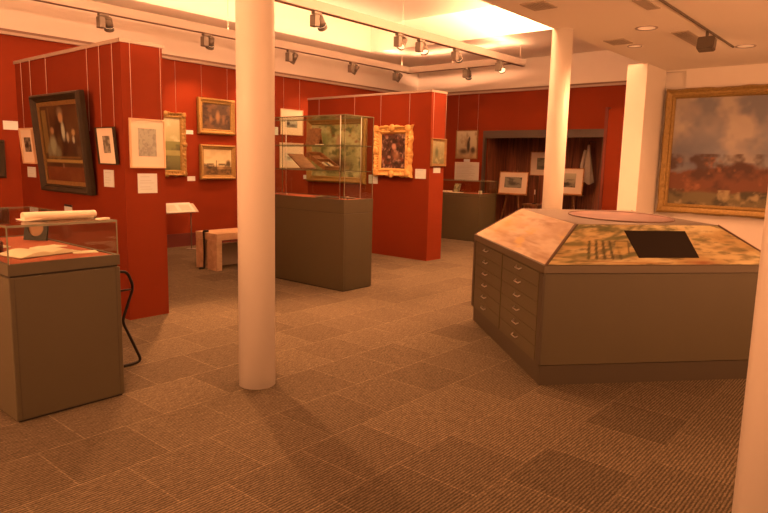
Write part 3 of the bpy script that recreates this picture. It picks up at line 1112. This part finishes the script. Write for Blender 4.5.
for (s0, s1, sh) in ((0.09, 0.985, 0.54), (1.005, 1.90, 1.505)):
    for k in range(6):
        zt = 0.832 - k * 0.112
        bm = bmesh.new(); face_box(bm, s0, s1, zt - 0.108, zt, -0.004, 0.010)
        d = part(cab, 'drawer', bm, CASE, world=True)
        zc = zt - 0.042
        hb = bmesh.new()
        hw = 0.06
        tube(hb, [on_face(sh - hw, zc + .012, .008), on_face(sh - hw * .8, zc, .03), on_face(sh + hw * .8, zc, .03), on_face(sh + hw, zc + .012, .008)], .0055, 6)
        part(d, 'handle', hb, STEEL, 'bright metal bow handle', world=True)
for (s0, s1) in ((-0.006, 0.075), (1.915, 1.984)):
    bm = bmesh.new(); face_box(bm, s0, s1, 0.158, 0.836, -.004, .012)
    part(cab, 'corner_stile', bm, CASEDK, world=True)

# =================================================================== BENCH, PANEL STAND, STOOL
rt = thing('bench', 'light wooden gallery bench with slab legs, partly hidden behind the left pillar', 'bench', (5.9, 7.88, 0))
part(rt, 'seat', bbox_(.006, 5.245, 6.75, 7.62, 8.15, 0.44, 0.54), WOOD, world=True)
for x in (5.245, 6.66):
    for (y0, y1) in ((7.625, 7.86), (7.96, 8.145)):
        part(rt, 'leg', bbox_(.004, x, x + .09, y0, y1, 0, 0.44), WOOD, world=True)
part(rt, 'stretcher', bx(5.335, 6.66, 7.86, 7.90, 0.03, 0.36), mat('bench_panel_grey', (.22, .17, .12), .6), 'grey panel under the seat', world=True)
bm = bmesh.new()
tube(bm, rounded([(5.30, 7.91, 0.558), (5.224, 7.91, 0.558), (5.224, 7.90, 0.25), (5.222, 7.91, 0.016), (5.15, 7.93, 0.018)], .008), .016, 8)
single('carry_strap', 'dark strap hanging down the end of the wooden bench', 'strap', bm, BLACK, (5.238, 7.93, 0))

rt = thing('text_stand', 'low sloping white text panel on thin metal posts before the left wall', 'panel stand', (5.85, 9.80, 0))
P = Paint(60, 22, (232, 226, 200))
for k in range(6): P.rect(.06 + .32 * (k % 3), .25, .30 + .32 * (k % 3), .8, (205, 196, 168), .5)
a_ = Vector((5.42, 9.92, .825)); b_ = Vector((6.27, 9.92, .825)); c_ = Vector((6.27, 9.72, .675)); d_ = Vector((5.42, 9.72, .675))
bm = art_bm((a_, b_, c_, d_), P); part(rt, 'text_panel', bm, ART, world=True)
bm = bmesh.new()
vs = [bm.verts.new(p - Vector((0, 0, .002))) for p in (a_, b_, c_, d_)]; v2 = [bm.verts.new(p - Vector((0, -.01, .018))) for p in (a_, b_, c_, d_)]
bm.faces.new(vs); bm.faces.new(v2[::-1])
for i in range(4): bm.faces.new((vs[i], vs[(i + 1) % 4], v2[(i + 1) % 4], v2[i]))
part(rt, 'tray', bm, ALU, world=True)
bm = bmesh.new()
prism(bm, [(6.27, 9.70), (6.335, 9.70), (6.335, 9.93), (6.27, 9.93)], .735, .742)
bmesh.ops.rotate(bm, cent=(6.3, 9.82, .74), matrix=Matrix.Rotation(math.radians(37), 3, 'X'), verts=bm.verts)
part(rt, 'end_cap', bm, ALU, world=True)
for x in (5.55, 6.245):
    bm = bmesh.new(); cyl(bm, (x, 9.84, 0.008), (x, 9.84, 0.75), .011, seg=12); part(rt, 'post', bm, SPOTDK, world=True)
    bm = bmesh.new(); cyl(bm, (x, 9.84, 0), (x, 9.84, 0.012), .09, seg=24); part(rt, 'foot', bm, SPOTDK, world=True)

# folding stool with bent black tube frames, behind the near case
rt = thing('folding_stool', 'black tubular folding stool frame beside the near display case', 'stool', (2.215, 4.70, 0))
for yy in (4.53, 4.86):
    prof = [(2.12, .745), (2.315, .745), (2.365, .62), (2.265, .365), (2.41, .02), (2.30, .012), (2.04, .012), (2.03, .02), (2.165, .365), (2.065, .62), (2.12, .745)]
    bm = bmesh.new()
    tube(bm, rounded([(x, yy, z) for x, z in prof], .045), .011, 10)
    part(rt, 'side_frame', bm, BLACK, world=True)
    bm = bmesh.new(); tube(bm, [(2.075, yy, .60), (2.35, yy, .60)], .008, 8); part(rt, 'cross_bar', bm, BLACK, world=True)
part(rt, 'seat', bx(2.10, 2.24, 4.53, 4.86, .735, .75), mat('canvas_black', (.03, .025, .02), .8), world=True)

# =================================================================== PICTURES
ZR1, ZR2, ZRL = 2.66, 2.745, 3.29
T4 = math.radians(4.5)
# -- left partition, long face (x = 3.007)
P = Paint(72, 72, (74, 50, 32)).noise(3, (112, 76, 44), .7, .5, 2)
P.rect(0, .80, 1, 1, (128, 64, 36)); P.noise(4, (156, 90, 50), .6, .5, 4, v0=.80)
P.rect(0.03, .06, .15, .62, (168, 130, 70), .8); P.rect(.19, .03, .23, .74, (130, 94, 52), .8)
P.blob(.50, .40, .19, .36, (46, 30, 24), .3); P.blob(.52, .10, .10, .09, (140, 116, 90), .5); P.blob(.53, .165, .075, .08, (222, 160, 112), .4)
P.blob(.56, .34, .055, .15, (236, 220, 190), .5); P.blob(.66, .42, .04, .08, (226, 196, 160), .5); P.blob(.44, .52, .09, .2, (98, 74, 46), .6)
P.blob(.26, .53, .12, .17, (186, 176, 142), .5); P.blob(.27, .33, .06, .06, (210, 150, 106), .5); P.blob(.37, .62, .10, .12, (140, 132, 104), .6); P.blob(.14, .6, .08, .12, (150, 138, 110), .6)
P.blob(.82, .52, .11, .16, (60, 46, 38), .5); P.blob(.81, .36, .055, .055, (220, 164, 112), .5); P.blob(.80, .45, .035, .06, (232, 214, 184), .5); P.blob(.90, .6, .07, .1, (110, 84, 60), .6)
P.rect(0.02, .71, .98, .75, (216, 164, 92), .85); P.rect(.08, .665, .92, .695, (160, 116, 64), .7); P.rect(.45, .76, .49, .82, (190, 150, 110), .6)
picture('large dark-framed group portrait with a central standing figure, on the left partition', 'P', 3.007, 7.585, 6.41, 1.205, 2.245, P, .085, .085, DARKFR, 'moulded',
        tilt=T4, wires=(ZR1, .42), glaze=True, slip=(.042, GOLDDK), off=.02)
P = Paint(30, 40, (150, 130, 104)).noise(5, (60, 48, 36), .9, .45, 7); P.blob(.45, .5, .25, .35, (40, 32, 26), .6)
picture('small mounted print half hidden left of the dark group portrait', 'P', 3.007, 8.24, 7.87, 1.495, 1.905, P, .016, .025, PALEFR, mats=(.07, .07, .09, .12), tilt=T4, wires=(ZR1, .35), off=.01)
P = Paint(26, 34, (176, 158, 128)).noise(6, (96, 84, 66), .9, .45, 8); P.blob(.5, .4, .25, .3, (110, 94, 72), .6)
picture('small mounted print in a narrow dark frame right of the dark group portrait', 'P', 3.007, 6.30, 5.93, 1.522, 1.882, P, .010, .028, DARKFR, mats=(.10, .10, .075, .10), tilt=T4, wires=(ZR1, .35), off=.012)
card('white caption card left of the dark group portrait on the left partition', 'P', 3.007, 8.19, 7.95, 1.335, 1.455, 4)
card('white caption card under the small print right of the dark group portrait', 'P', 3.007, 6.265, 6.06, 1.30, 1.467, 6)
card('tiny white notice with a dark heading, low below the dark group portrait', 'P', 3.007, 7.22, 7.03, 0.995, 1.068, 0, True)
# -- left partition, end face (y = 5.85)
P = Paint(44, 60, (182, 172, 146)).noise(7, (150, 140, 116), .8, .5, 9).noise(12, (126, 116, 94), .5, .58, 10)
picture('cream-matted grey drawing in a pale frame on the end face of the left partition', 'L', 5.85, 3.058, 3.425, 1.495, 1.967, P, .012, .025, PALEFR, mats=(.075, .075, .08, .10), wires=(ZR1, .42))
card('square white caption card under the grey drawing on the partition end', 'L', 5.85, 3.132, 3.336, 1.25, 1.441, 8)
# -- left wall (y = 10.25)
P = Paint(40, 70, (170, 160, 116)).grad((196, 176, 130), (170, 160, 104), 0, .45); P.noise(4, (216, 196, 150), .8, .5, 3, v1=.45)
P.grad((130, 126, 66), (92, 84, 40), .45, 1); P.noise(5, (66, 60, 28), .8, .5, 5, v0=.5); P.rect(0, .62, 1, .72, (176, 160, 90), .6)
picture('tall gilt-framed landscape at the partition edge on the left wall', 'L', YW, 5.60, 6.41, 1.27, 2.40, P, .115, .09, GOLD, 'carved', wires=(ZRL, .3))
P = Paint(52, 46, (70, 46, 26)).noise(4, (110, 72, 40), .8, .5, 13).noise(8, (36, 22, 14), .8, .52, 14)
P.blob(.55, .5, .1, .3, (150, 104, 60), .7); P.blob(.3, .6, .08, .2, (130, 90, 52), .7); P.blob(.75, .6, .07, .22, (120, 80, 46), .7)
picture('gilt-framed dark woodland figure painting, upper of two left of the pillar', 'L', YW, 6.655, 7.455, 2.045, 2.70, P, .10, .075, GOLD, 'moulded', wires=(ZRL, .35), off=.03)
P = Paint(52, 42, (214, 184, 130)).grad((206, 172, 120), (232, 206, 150), 0, .6); P.noise(3, (190, 160, 112), .6, .5, 15, v1=.5)
P.rect(0, .66, 1, 1, (132, 96, 52)); P.noise(7, (78, 56, 30), .9, .48, 16, v0=.55, v1=.95)
P.blob(.88, .55, .12, .18, (84, 66, 34), .6); P.line(.45, .45, .45, .8, .02, (70, 50, 30)); P.blob(.2, .7, .12, .07, (60, 44, 26), .6); P.blob(.6, .72, .15, .06, (180, 140, 90), .6)
picture('gilt-framed pale landscape, lower of two left of the pillar', 'L', YW, 6.685, 7.46, 1.215, 1.86, P, .085, .07, GOLD, 'moulded', off=.03)
card('small white card left of the upper woodland painting on the left wall', 'L', YW, 6.425, 6.585, 2.028, 2.10, 2)
card('small white card left of the lower pale landscape on the left wall', 'L', YW, 6.445, 6.607, 1.19, 1.275, 2)
P = Paint(34, 26, (196, 184, 156)).grad((214, 204, 176), (150, 140, 116)); P.blob(.25, .55, .2, .3, (44, 38, 32), .6); P.blob(.6, .75, .4, .25, (92, 84, 70), .7); P.noise(8, (70, 62, 52), .6, .56, 17)
picture('mounted dark landscape print in a pale frame, upper of two right of the left pillar', 'L', YW, 8.622, 9.24, 2.127, 2.652, P, .014, .02, PALEFR, mats=(.12, .14, .185, .14), wires=(ZRL, .35))
P = Paint(34, 26, (222, 208, 176)); P.noise(6, (150, 138, 112), .8, .5, 18, v0=.45, v1=.9); P.blob(.5, .65, .3, .15, (130, 118, 96), .7)
picture('mounted faint pencil sketch, lower of two right of the left pillar', 'L', YW, 8.602, 9.257, 1.446, 1.97, P, .012, .02, PALEFR, mats=(.12, .25, .20, .14))
card('white caption card at the pillar edge beside the mounted dark landscape print', 'L', YW, 8.37, 8.57, 2.113, 2.27, 4)
card('tiny square white card right of the faint pencil sketch', 'L', YW, 9.265, 9.375, 1.215, 1.30, 0)
P = Paint(20, 30, (60, 40, 26)).noise(4, (100, 70, 44), .8, .5, 19)
picture('dark-framed painting cropped by the left photograph edge on the left wall', 'L', YW, 2.75, 3.455, 1.255, 1.80, P, .09, .06, DARKFR, 'moulded', wires=(ZRL, .4))
card('long white caption card above the cropped dark painting on the left wall', 'L', YW, 3.46, 3.66, 1.95, 2.075, 2)
# -- second partition, long face (x = 8.35)
P = Paint(80, 64, (164, 156, 98)).noise(4, (212, 196, 138), .9, .45, 20).noise(9, (88, 94, 50), .9, .52, 21).noise(11, (190, 160, 90), .8, .6, 22).noise(9, (150, 70, 36), .8, .64, 23)
P.blob(.25, .3, .15, .2, (130, 138, 80), .8); P.blob(.55, .35, .07, .14, (196, 150, 110), .6); P.blob(.5, .75, .4, .2, (90, 50, 30), .8)
picture('large gilt-framed green foliage painting seen through the tall vitrine', 'P', 8.35, 9.09, 7.575, 1.215, 2.385, P, .115, .07, GOLD, 'moulded', wires=(ZR2, .3))
P = Paint(56, 64, (84, 50, 38)).noise(9, (196, 150, 120), .9, .5, 24).noise(12, (38, 22, 16), .9, .52, 25).noise(7, (150, 60, 34), .7, .58, 26)
P.blob(.52, .36, .11, .11, (214, 150, 118), .5); P.blob(.62, .62, .2, .16, (190, 128, 84), .8, .5, .7); P.blob(.54, .22, .15, .08, (48, 24, 16), .5)
picture('bright ornate gilt frame around a woman among flowers, on the far partition', 'P', 8.35, 7.36, 6.535, 1.36, 2.235, P, .15, .10, GOLDBR, 'carved', wires=(ZR2, .38))
card('white caption card left of the bright ornate gilt frame', 'P', 8.35, 7.52, 7.31, 1.235, 1.385, 4)
card('white caption card right of the bright ornate gilt frame', 'P', 8.35, 6.485, 6.265, 1.355, 1.512, 5)
P = Paint(34, 40, (128, 116, 78)).grad((170, 152, 108), (110, 100, 60)); P.blob(.35, .5, .2, .3, (84, 84, 48), .7); P.noise(6, (196, 172, 118), .6, .55, 27)
picture('small narrow gilt-framed landscape on the end face of the far partition', 'L', 6.2, 8.358, 8.77, 1.56, 2.015, P, .045, .035, GOLDDK, 'moulded', wires=(ZR2, .42))
card('small white card under the narrow landscape on the far partition end', 'L', 6.2, 8.45, 8.645, 1.455, 1.54, 0)
# -- back wall (x = 13.2)
P = Paint(40, 46, (214, 190, 146)).grad((222, 200, 158), (176, 146, 98)); P.noise(4, (150, 120, 78), .7, .52, 28); P.blob(.58, .55, .1, .32, (52, 40, 28), .5); P.blob(.35, .75, .3, .15, (84, 66, 42), .7); P.blob(.62, .3, .05, .12, (60, 46, 30), .5); P.blob(.8, .7, .14, .16, (72, 54, 36), .6)
picture('unmounted sepia print of a tall spire on the back wall, above a text panel', 'P', XB, 9.0, 8.37, 1.742, 2.432, P, .022, .025, GOLDDK, wires=(ZRL, .45))
card('small white card between the sepia spire print and the text panel', 'P', XB, 8.755, 8.58, 1.672, 1.736, 0)
P = Paint(44, 40, (222, 206, 180))
for k in range(12): P.rect(.10, .10 + .07 * k, .62 + .28 * ((k * 7) % 5) / 5, .125 + .07 * k, (176, 156, 128), .6)
single('information_sign', 'large white text panel on the back wall behind the far display case', 'text panel', art_slab(.70, .435, -.010, .0095, P), ART, (XB - .001, 8.66, 1.228), (0, 0, RZ['P']), local=True)
# -- right wall: the big landscape
P = Paint(110, 100, (150, 140, 130))
P.grad((176, 150, 128), (150, 142, 138), 0, .55); P.noise(2.5, (112, 108, 112), .8, .5, 33, v1=.75); P.noise(3.5, (206, 176, 146), .7, .56, 34, v1=.6)
P.blob(.1, .55, .5, .28, (104, 98, 104), .8, .15, .8)
P.blob(.85, .5, .5, .2, (120, 110, 106), .8, -.2, .7)
P.grad((120, 100, 70), (112, 84, 48), .84, 1)
ridge = 0.60 + 0.16 * np.abs(P.u - 0.60) + 0.10 * (P.fbm(5, 61) - 0.5) + 0.05 * (P.fbm(14, 62) - 0.5)
P.mix(np.clip((P.v - ridge) * 30, 0, 1), (116, 62, 36))
P.noise(7, (74, 40, 26), .9, .5, 35, v0=.52, v1=.98); P.noise(12, (168, 100, 58), .7, .56, 63, v0=.55, v1=.98)
fore = 0.86 + 0.05 * (P.fbm(6, 64) - 0.5)
P.mix(np.clip((P.v - fore) * 40, 0, 1), (112, 92, 56))
P.noise(9, (64, 54, 36), .9, .5, 36, v0=.85); P.noise(11, (176, 146, 98), .8, .55, 37, v0=.85)
picture('huge gilt-framed misty moorland landscape with a red-brown crag on the right wall', 'P', XS, 3.225, 1.265, 0.93, 2.82, P, .155, .10, GOLD, 'moulded2', off=.005, name='framed_landscape')
# -- alcove pictures
rt = thing('easel', 'dark wooden tripod easel in the alcove carrying the left matted picture', 'easel', (13.72, 7.62, 0), (0, 0, -math.pi / 2))
for (x0, x1) in ((-.30, -.05), (.30, .05)):
    bm = bmesh.new(); tube(bm, [(x0, -.18, 0), (x1, .02, 1.50)], .016, 6); part(rt, 'leg', bm, BWOOD)
bm = bmesh.new(); tube(bm, [(0, .40, 0), (0, .03, 1.45)], .014, 6); part(rt, 'rear_leg', bm, BWOOD)
part(rt, 'ledge', bx(-.40, .40, -.19, -.085, .905, .925), BWOOD)


def alcove_pic(label, x, a, b, z0, z1, P, mats, tilt):
    return picture(label, 'P', x, a, b, z0, z1, P, .018, .02, OAKFR, mats=mats, tilt=tilt, off=0)


P = Paint(34, 26, (150, 138, 112)).noise(5, (84, 76, 60), .9, .48, 41); P.blob(.5, .6, .35, .25, (72, 64, 50), .7)
alcove_pic('cream-matted grey landscape print resting on the easel in the alcove', 13.60, 7.98, 7.21, .93, 1.46, P, (.13, .14, .11, .13), math.radians(-5))
P = Paint(30, 30, (150, 140, 112)).noise(4, (110, 100, 78), .8, .5, 42); P.blob(.6, .8, .4, .3, (64, 54, 42), .7)
picture('cream-matted print hung high on the alcove planks, cut off by the slim pillar', 'P', AXB, 7.55, 6.75, 1.375, 1.955, P, .018, .02, OAKFR, mats=(.16, .16, .13, .13))
rt = thing('easel', 'dark wooden tripod easel in the alcove right of the slim pillar', 'easel', (13.72, 6.22, 0), (0, 0, -math.pi / 2))
for (x0, x1) in ((-.30, -.05), (.30, .05)):
    bm = bmesh.new(); tube(bm, [(x0, -.18, 0), (x1, .02, 1.55)], .016, 6); part(rt, 'leg', bm, BWOOD)
bm = bmesh.new(); tube(bm, [(0, .40, 0), (0, .03, 1.50)], .014, 6); part(rt, 'rear_leg', bm, BWOOD)
part(rt, 'ledge', bx(-.40, .40, -.19, -.085, .965, .985), BWOOD)
P = Paint(34, 30, (196, 176, 136)).grad((206, 186, 146), (120, 104, 78)); P.noise(5, (72, 60, 44), .9, .5, 43, v0=.45); P.blob(.5, .75, .4, .14, (60, 50, 38), .7)
alcove_pic('cream-matted seaside print on an easel in the alcove, right of the slim pillar', 13.60, 6.60, 5.85, .99, 1.58, P, (.10, .16, .10, .14), math.radians(-5))
# hanging smock
rt = thing('smock', 'pale artist smock hanging from a peg at the right of the alcove', 'smock', (13.95, 5.92, 1.25))
bm = bmesh.new()
rows = []
for j in range(14):
    t = j / 13
    z = 0.86 * (1 - t)
    wd = 0.025 + 0.105 * t ** 0.9
    rr = []
    for k in range(28):
        a2 = 2 * math.pi * k / 28
        f = 1 + 0.22 * math.sin(a2 * 5 + t * 2) * t
        rr.append(bm.verts.new((0.05 * (0.5 + t) * math.cos(a2) * f, wd * math.sin(a2) * f - 0.02 * t, z + 0.03 * math.sin(a2 * 3) * t)))
    rows.append(rr)
for j in range(13):
    for k in range(28):
        bm.faces.new((rows[j][k], rows[j][(k + 1) % 28], rows[j + 1][(k + 1) % 28], rows[j + 1][k])).smooth = True
bm.faces.new(rows[0])
part(rt, 'body', bm, COAT)
bm = bmesh.new(); tube(bm, [(-.03, .05, .74), (-.05, .11, .4), (-.04, .10, -.03)], .04, 10); part(rt, 'sleeve', bm, COAT)
bm = bmesh.new(); tube(bm, [(0, 0, .84), (0.02, 0, .93), (0.40, 0, .93)], .008, 6); part(rt, 'peg', bm, BLACK)
# low stool in the alcove
rt = thing('wooden_stool', 'low dark wooden stool on the alcove floor between the two easels', 'stool', (13.55, 7.02, 0))
part(rt, 'seat', bbox_(.008, -.15, .15, -.20, .20, .69, .73), BWOOD)
for sx in (-1, 1):
    for sy in (-1, 1):
        bm = bmesh.new(); tube(bm, [(sx * .14, sy * .19, 0), (sx * .11, sy * .15, .69)], .016, 6); part(rt, 'leg', bm, BWOOD)
for z in (.3,):
    bm = bmesh.new(); tube(bm, [(-.128, -.172, z), (-.128, .172, z)], .010, 6); part(rt, 'stretcher', bm, BWOOD)
rt = thing('candle_holder', 'small pale candle in a holder on the alcove stool', 'candle', (13.55, 6.98, .73))
bm = bmesh.new(); cyl(bm, (0, 0, 0), (0, 0, .015), .05, .045, 16); cyl(bm, (0, 0, .015), (0, 0, .22), .008, .008, 8); part(rt, 'holder', bm, BLACK)
bm = bmesh.new(); cyl(bm, (0, 0, .22), (0, 0, .33), .014, .013, 10); part(rt, 'candle', bm, PAPER)

# =================================================================== TRACK LIGHTING
ZBM = 3.60
BH = 0.13


def beam(label, x0, x1, y0, y1, wires, along='x'):
    rt = thing('lighting_beam', label, 'lighting beam', ((x0 + x1) / 2, (y0 + y1) / 2, ZBM), group='suspended white lighting beams')
    part(rt, 'housing', bx(x0, x1, y0, y1, ZBM + .006, ZBM + BH), mat('beam_white', (0.42, 0.38, 0.33), 0.6), world=True)
    if along == 'x': part(rt, 'track_slot', bx(x0, x1, (y0 + y1) / 2 - .03, (y0 + y1) / 2 + .03, ZBM, ZBM + .006), RAILDK, world=True)
    else: part(rt, 'track_slot', bx((x0 + x1) / 2 - .03, (x0 + x1) / 2 + .03, y0, y1, ZBM, ZBM + .006), RAILDK, world=True)
    for (x, y) in wires:
        zt = RZT if (x < RX and y < RY) else ZC
        bm = bmesh.new(); cyl(bm, (x, y, ZBM + BH), (x, y, zt), .004, seg=6); part(rt, 'suspension_wire', bm, WIRE, world=True)
    return rt


beam('long white lighting beam hung parallel to the left red wall', 0.6, 11.42, 9.12, 9.23, [(2.5, 9.17), (6.6, 9.17), (11.2, 9.17)])
beam('long white lighting beam hung over the middle of the gallery, nearest the lower ceiling', 2.0, 11.90, 6.50, 6.61, [(4.2, 6.55), (8.0, 6.55), (11.75, 6.55)])
beam('short white cross beam joining the two long lighting beams at the far end', 11.42, 11.53, 6.61, 9.23, [(11.47, 8.0)], 'y')


def spot_lamp(label, p, target, power, size=1.0, angle=70, lensglow=True, ztop=None):
    """track spotlight: adapter box, knuckle, cylindrical head with a glowing lens and its own light"""
    p = Vector(p)
    rt = thing('track_spotlight', label, 'spotlight', p, group='track spotlights')
    s = size
    part(rt, 'adapter', bbox_(.006, -.09 * s, .05 * s, -.035 * s, .035 * s, -.035, 0), SPOTGREY)
    bm = bmesh.new(); cyl(bm, (0, 0, -.03), (0, 0, -.10 * s), .013 * s, seg=10); part(rt, 'stem', bm, SPOTDK)
    part(rt, 'driver_box', bbox_(.008, -.10 * s, -.015 * s, -.055 * s, .055 * s, -.20 * s, -.045), SPOTGREY)
    c = Vector((.055 * s, 0, -.125 * s))
    d = (Vector(target) - (p + c)).normalized()
    bm = bmesh.new()
    cyl(bm, c - d * .085 * s, c + d * .04 * s, .052 * s, .062 * s, 20)
    cyl(bm, c + d * .04 * s, c + d * .095 * s, .066 * s, .07 * s, 20, caps=False)
    cyl(bm, c - d * .10 * s, c - d * .085 * s, .03 * s, .05 * s, 20)
    part(rt, 'lamp_head', bm, SPOTDK)
    bm = bmesh.new(); cyl(bm, c + d * .060 * s, c + d * .066 * s, .064 * s, seg=20); part(rt, 'lens', bm, LENS, 'glowing lens')
    l = bpy.data.lights.new('spot', 'SPOT')
    l.energy = power; l.color = WARM2; l.spot_size = math.radians(angle); l.spot_blend = 0.7; l.shadow_soft_size = 0.05
    o = bpy.data.objects.new('spot', l); COL.objects.link(o)
    o.parent = rt
    o.location = c + d * .11 * s
    o.rotation_euler = d.to_track_quat('-Z', 'Y').to_euler()
    return rt


Y1, Y2 = 9.175, 6.555
spot_lamp('grey track spotlight on the left beam, above the left partition', (4.50, Y1, ZBM), (5.2, 10.25, 2.0), P_SPOT * 1.6)
spot_lamp('grey track spotlight on the left beam, just left of the thick pillar', (6.20, Y1, ZBM), (6.6, 10.25, 2.0), P_SPOT * 2.6)
spot_lamp('grey track spotlight on the left beam, just right of the thick pillar', (7.99, Y1, ZBM), (7.6, 10.25, 1.9), P_SPOT * 2.6)
spot_lamp('grey track spotlight on the left beam, above the tall vitrine', (9.64, Y1, ZBM), (9.1, 10.25, 1.9), P_SPOT * 2.6)
spot_lamp('grey track spotlight at the far end of the left beam', (11.05, Y1, ZBM), (10.5, 10.25, 2.0), P_SPOT)
spot_lamp('dark track spotlight on the middle beam, nearest the thick pillar', (6.18, Y2, ZBM), (8.35, 7.6, 1.6), P_SPOT * 2.2)
spot_lamp('bright-faced track spotlight on the middle beam, left of a close pair', (7.95, Y2, ZBM), (5.8, 6.2, 1.2), P_SPOT * .8)
spot_lamp('dark track spotlight on the middle beam, right of a close pair', (8.50, Y2, ZBM), (7.4, 4.6, 0.0), P_SPOT * 3.0)
spot_lamp('grey track spotlight on the middle beam, alone before its far end', (9.52, Y2, ZBM), (13.2, 8.2, 1.8), P_SPOT * .3)
spot_lamp('grey track spotlight at the far end of the middle beam', (11.0, Y2, ZBM), (8.6, 4.2, 0.0), P_SPOT * 2)
spot_lamp('grey track spotlight on the short cross beam', (11.475, 7.62, ZBM), (13.2, 8.7, 1.9), P_SPOT * .2)

spot_lamp('dark track spotlight on the middle beam, out of view above the thick pillar', (3.9, Y2, ZBM), (3.3, 4.3, 0.0), 900.0, angle=68)
# lower ceiling fittings
rt = thing('ceiling_track', 'thin dark lighting track along the lower ceiling over the map cabinet', 'track', (6.4, 2.0, ZLOW))
part(rt, 'rail', bx(4.0, 8.8, 1.991, 2.009, ZLOW - .018, ZLOW), SPOTDK, world=True)
rt = thing('track_spotlight', 'dark box spotlight on the lower ceiling track in front of the large landscape', 'spotlight', (7.62, 2.0, ZLOW - .018), group='track spotlights')
bm = bmesh.new(); cyl(bm, (0, 0, 0), (0, 0, -.075), .016, seg=10); part(rt, 'stem', bm, SPOTDK)
bm = bmesh.new()
box(bm, -.055, .065, -.085, .085, -.20, -.065)
bmesh.ops.bevel(bm, geom=bm.edges[:], offset=.01, segments=2, affect='EDGES')
bmesh.ops.rotate(bm, cent=(0, 0, -.13), matrix=Matrix.Rotation(math.radians(14), 3, 'Y'), verts=bm.verts)
part(rt, 'lamp_head', bm, SPOTDK)
bm = bmesh.new(); cyl(bm, (.066, 0, -.15), (.072, 0, -.152), .05, seg=20); part(rt, 'lens', bm, LENS, 'glowing lens')
l = bpy.data.lights.new('spot', 'SPOT'); l.energy = 60; l.color = WARM2; l.spot_size = math.radians(80); l.spot_blend = .7; l.shadow_soft_size = .05
o = bpy.data.objects.new('spot', l); COL.objects.link(o); o.parent = rt; o.location = (.09, 0, -.155)
o.rotation_euler = Vector((2.7, .2, -.9)).to_track_quat('-Z', 'Y').to_euler()


def vent(label, x0, x1, y0, y1, n, along):
    rt = thing('ceiling_vent', label, 'vent', ((x0 + x1) / 2, (y0 + y1) / 2, ZLOW), group='ceiling vents')
    bm = bmesh.new(); t = .018
    z0, z1 = ZLOW - .010, ZLOW
    box(bm, x0, x1, y0, y0 + t, z0, z1); box(bm, x0, x1, y1 - t, y1, z0, z1); box(bm, x0, x0 + t, y0 + t, y1 - t, z0, z1); box(bm, x1 - t, x1, y0 + t, y1 - t, z0, z1)
    part(rt, 'frame', bm, VENT, world=True)
    bm = bmesh.new()
    for k in range(n):
        if along == 'x':
            y = y0 + t + (y1 - y0 - 2 * t) * (k + .5) / n
            box(bm, x0 + t, x1 - t, y - .006, y + .006, z0, z1 - .003)
        else:
            x = x0 + t + (x1 - x0 - 2 * t) * (k + .5) / n
            box(bm, x - .006, x + .006, y0 + t, y1 - t, z0, z1 - .003)
    part(rt, 'slats', bm, VENT, world=True)
    part(rt, 'backing', bx(x0 + t, x1 - t, y0 + t, y1 - t, z1 - .002, z1), mat('vent_shadow', (0.16, 0.13, 0.10), 0.8), world=True)


vent('dark ceiling vent nearest the ceiling edge and slim pillar top', 5.50, 5.80, 2.86, 3.10, 7, 'x')
vent('narrow ceiling vent at the top edge, left of the ceiling track', 5.95, 6.37, 2.10, 2.22, 4, 'x')
vent('long narrow ceiling vent behind the box spotlight', 7.55, 8.72, 2.18, 2.36, 5, 'x')
vent('dark ceiling vent in front of the square pillar', 7.60, 7.92, 2.90, 3.14, 7, 'x')


def downlight(label, x, y, z, r=.09, power=0, a=140):
    rt = thing('downlight', label, 'downlight', (x, y, z), group='recessed ceiling downlights')
    bm = bmesh.new()
    n = 24
    for (ra, rb, za, zb) in ((r, r * 1.25, -.004, -.008), (r * 1.25, r * 1.3, -.008, 0)):
        A = [bm.verts.new((ra * math.cos(2 * math.pi * k / n), ra * math.sin(2 * math.pi * k / n), za)) for k in range(n)]
        B = [bm.verts.new((rb * math.cos(2 * math.pi * k / n), rb * math.sin(2 * math.pi * k / n), zb)) for k in range(n)]
        for k in range(n): bm.faces.new((A[k], A[(k + 1) % n], B[(k + 1) % n], B[k]))
    part(rt, 'trim_ring', bm, RAIL)
    bm = bmesh.new(); cyl(bm, (0, 0, -.0035), (0, 0, -.001), r, seg=24); part(rt, 'lamp_disc', bm, mat('downlight_glow', (.8, .7, .5), .4, emit=(1.0, .55, .28), estr=0.3))
    if power:
        l = bpy.data.lights.new('spot', 'SPOT'); l.energy = power; l.color = WARM; l.spot_size = math.radians(a); l.spot_blend = .8; l.shadow_soft_size = .09
        o = bpy.data.objects.new('spot', l); COL.objects.link(o); o.parent = rt; o.location = (0, 0, -.03)


downlight('downlight in the lower ceiling nearest its lit edge', 7.19, 2.50, ZLOW, power=P_DOWN * 2.6)
downlight('downlight in the lower ceiling beside the dark vent before the square pillar', 8.15, 2.96, ZLOW, .07, power=P_DOWN)
downlight('downlight in the lower ceiling above the large landscape', 8.85, 1.88, ZLOW, power=P_DOWN)
downlight('downlight in the bright raised ceiling recess', 7.75, 4.35, RZT, .11, power=P_DOWN)
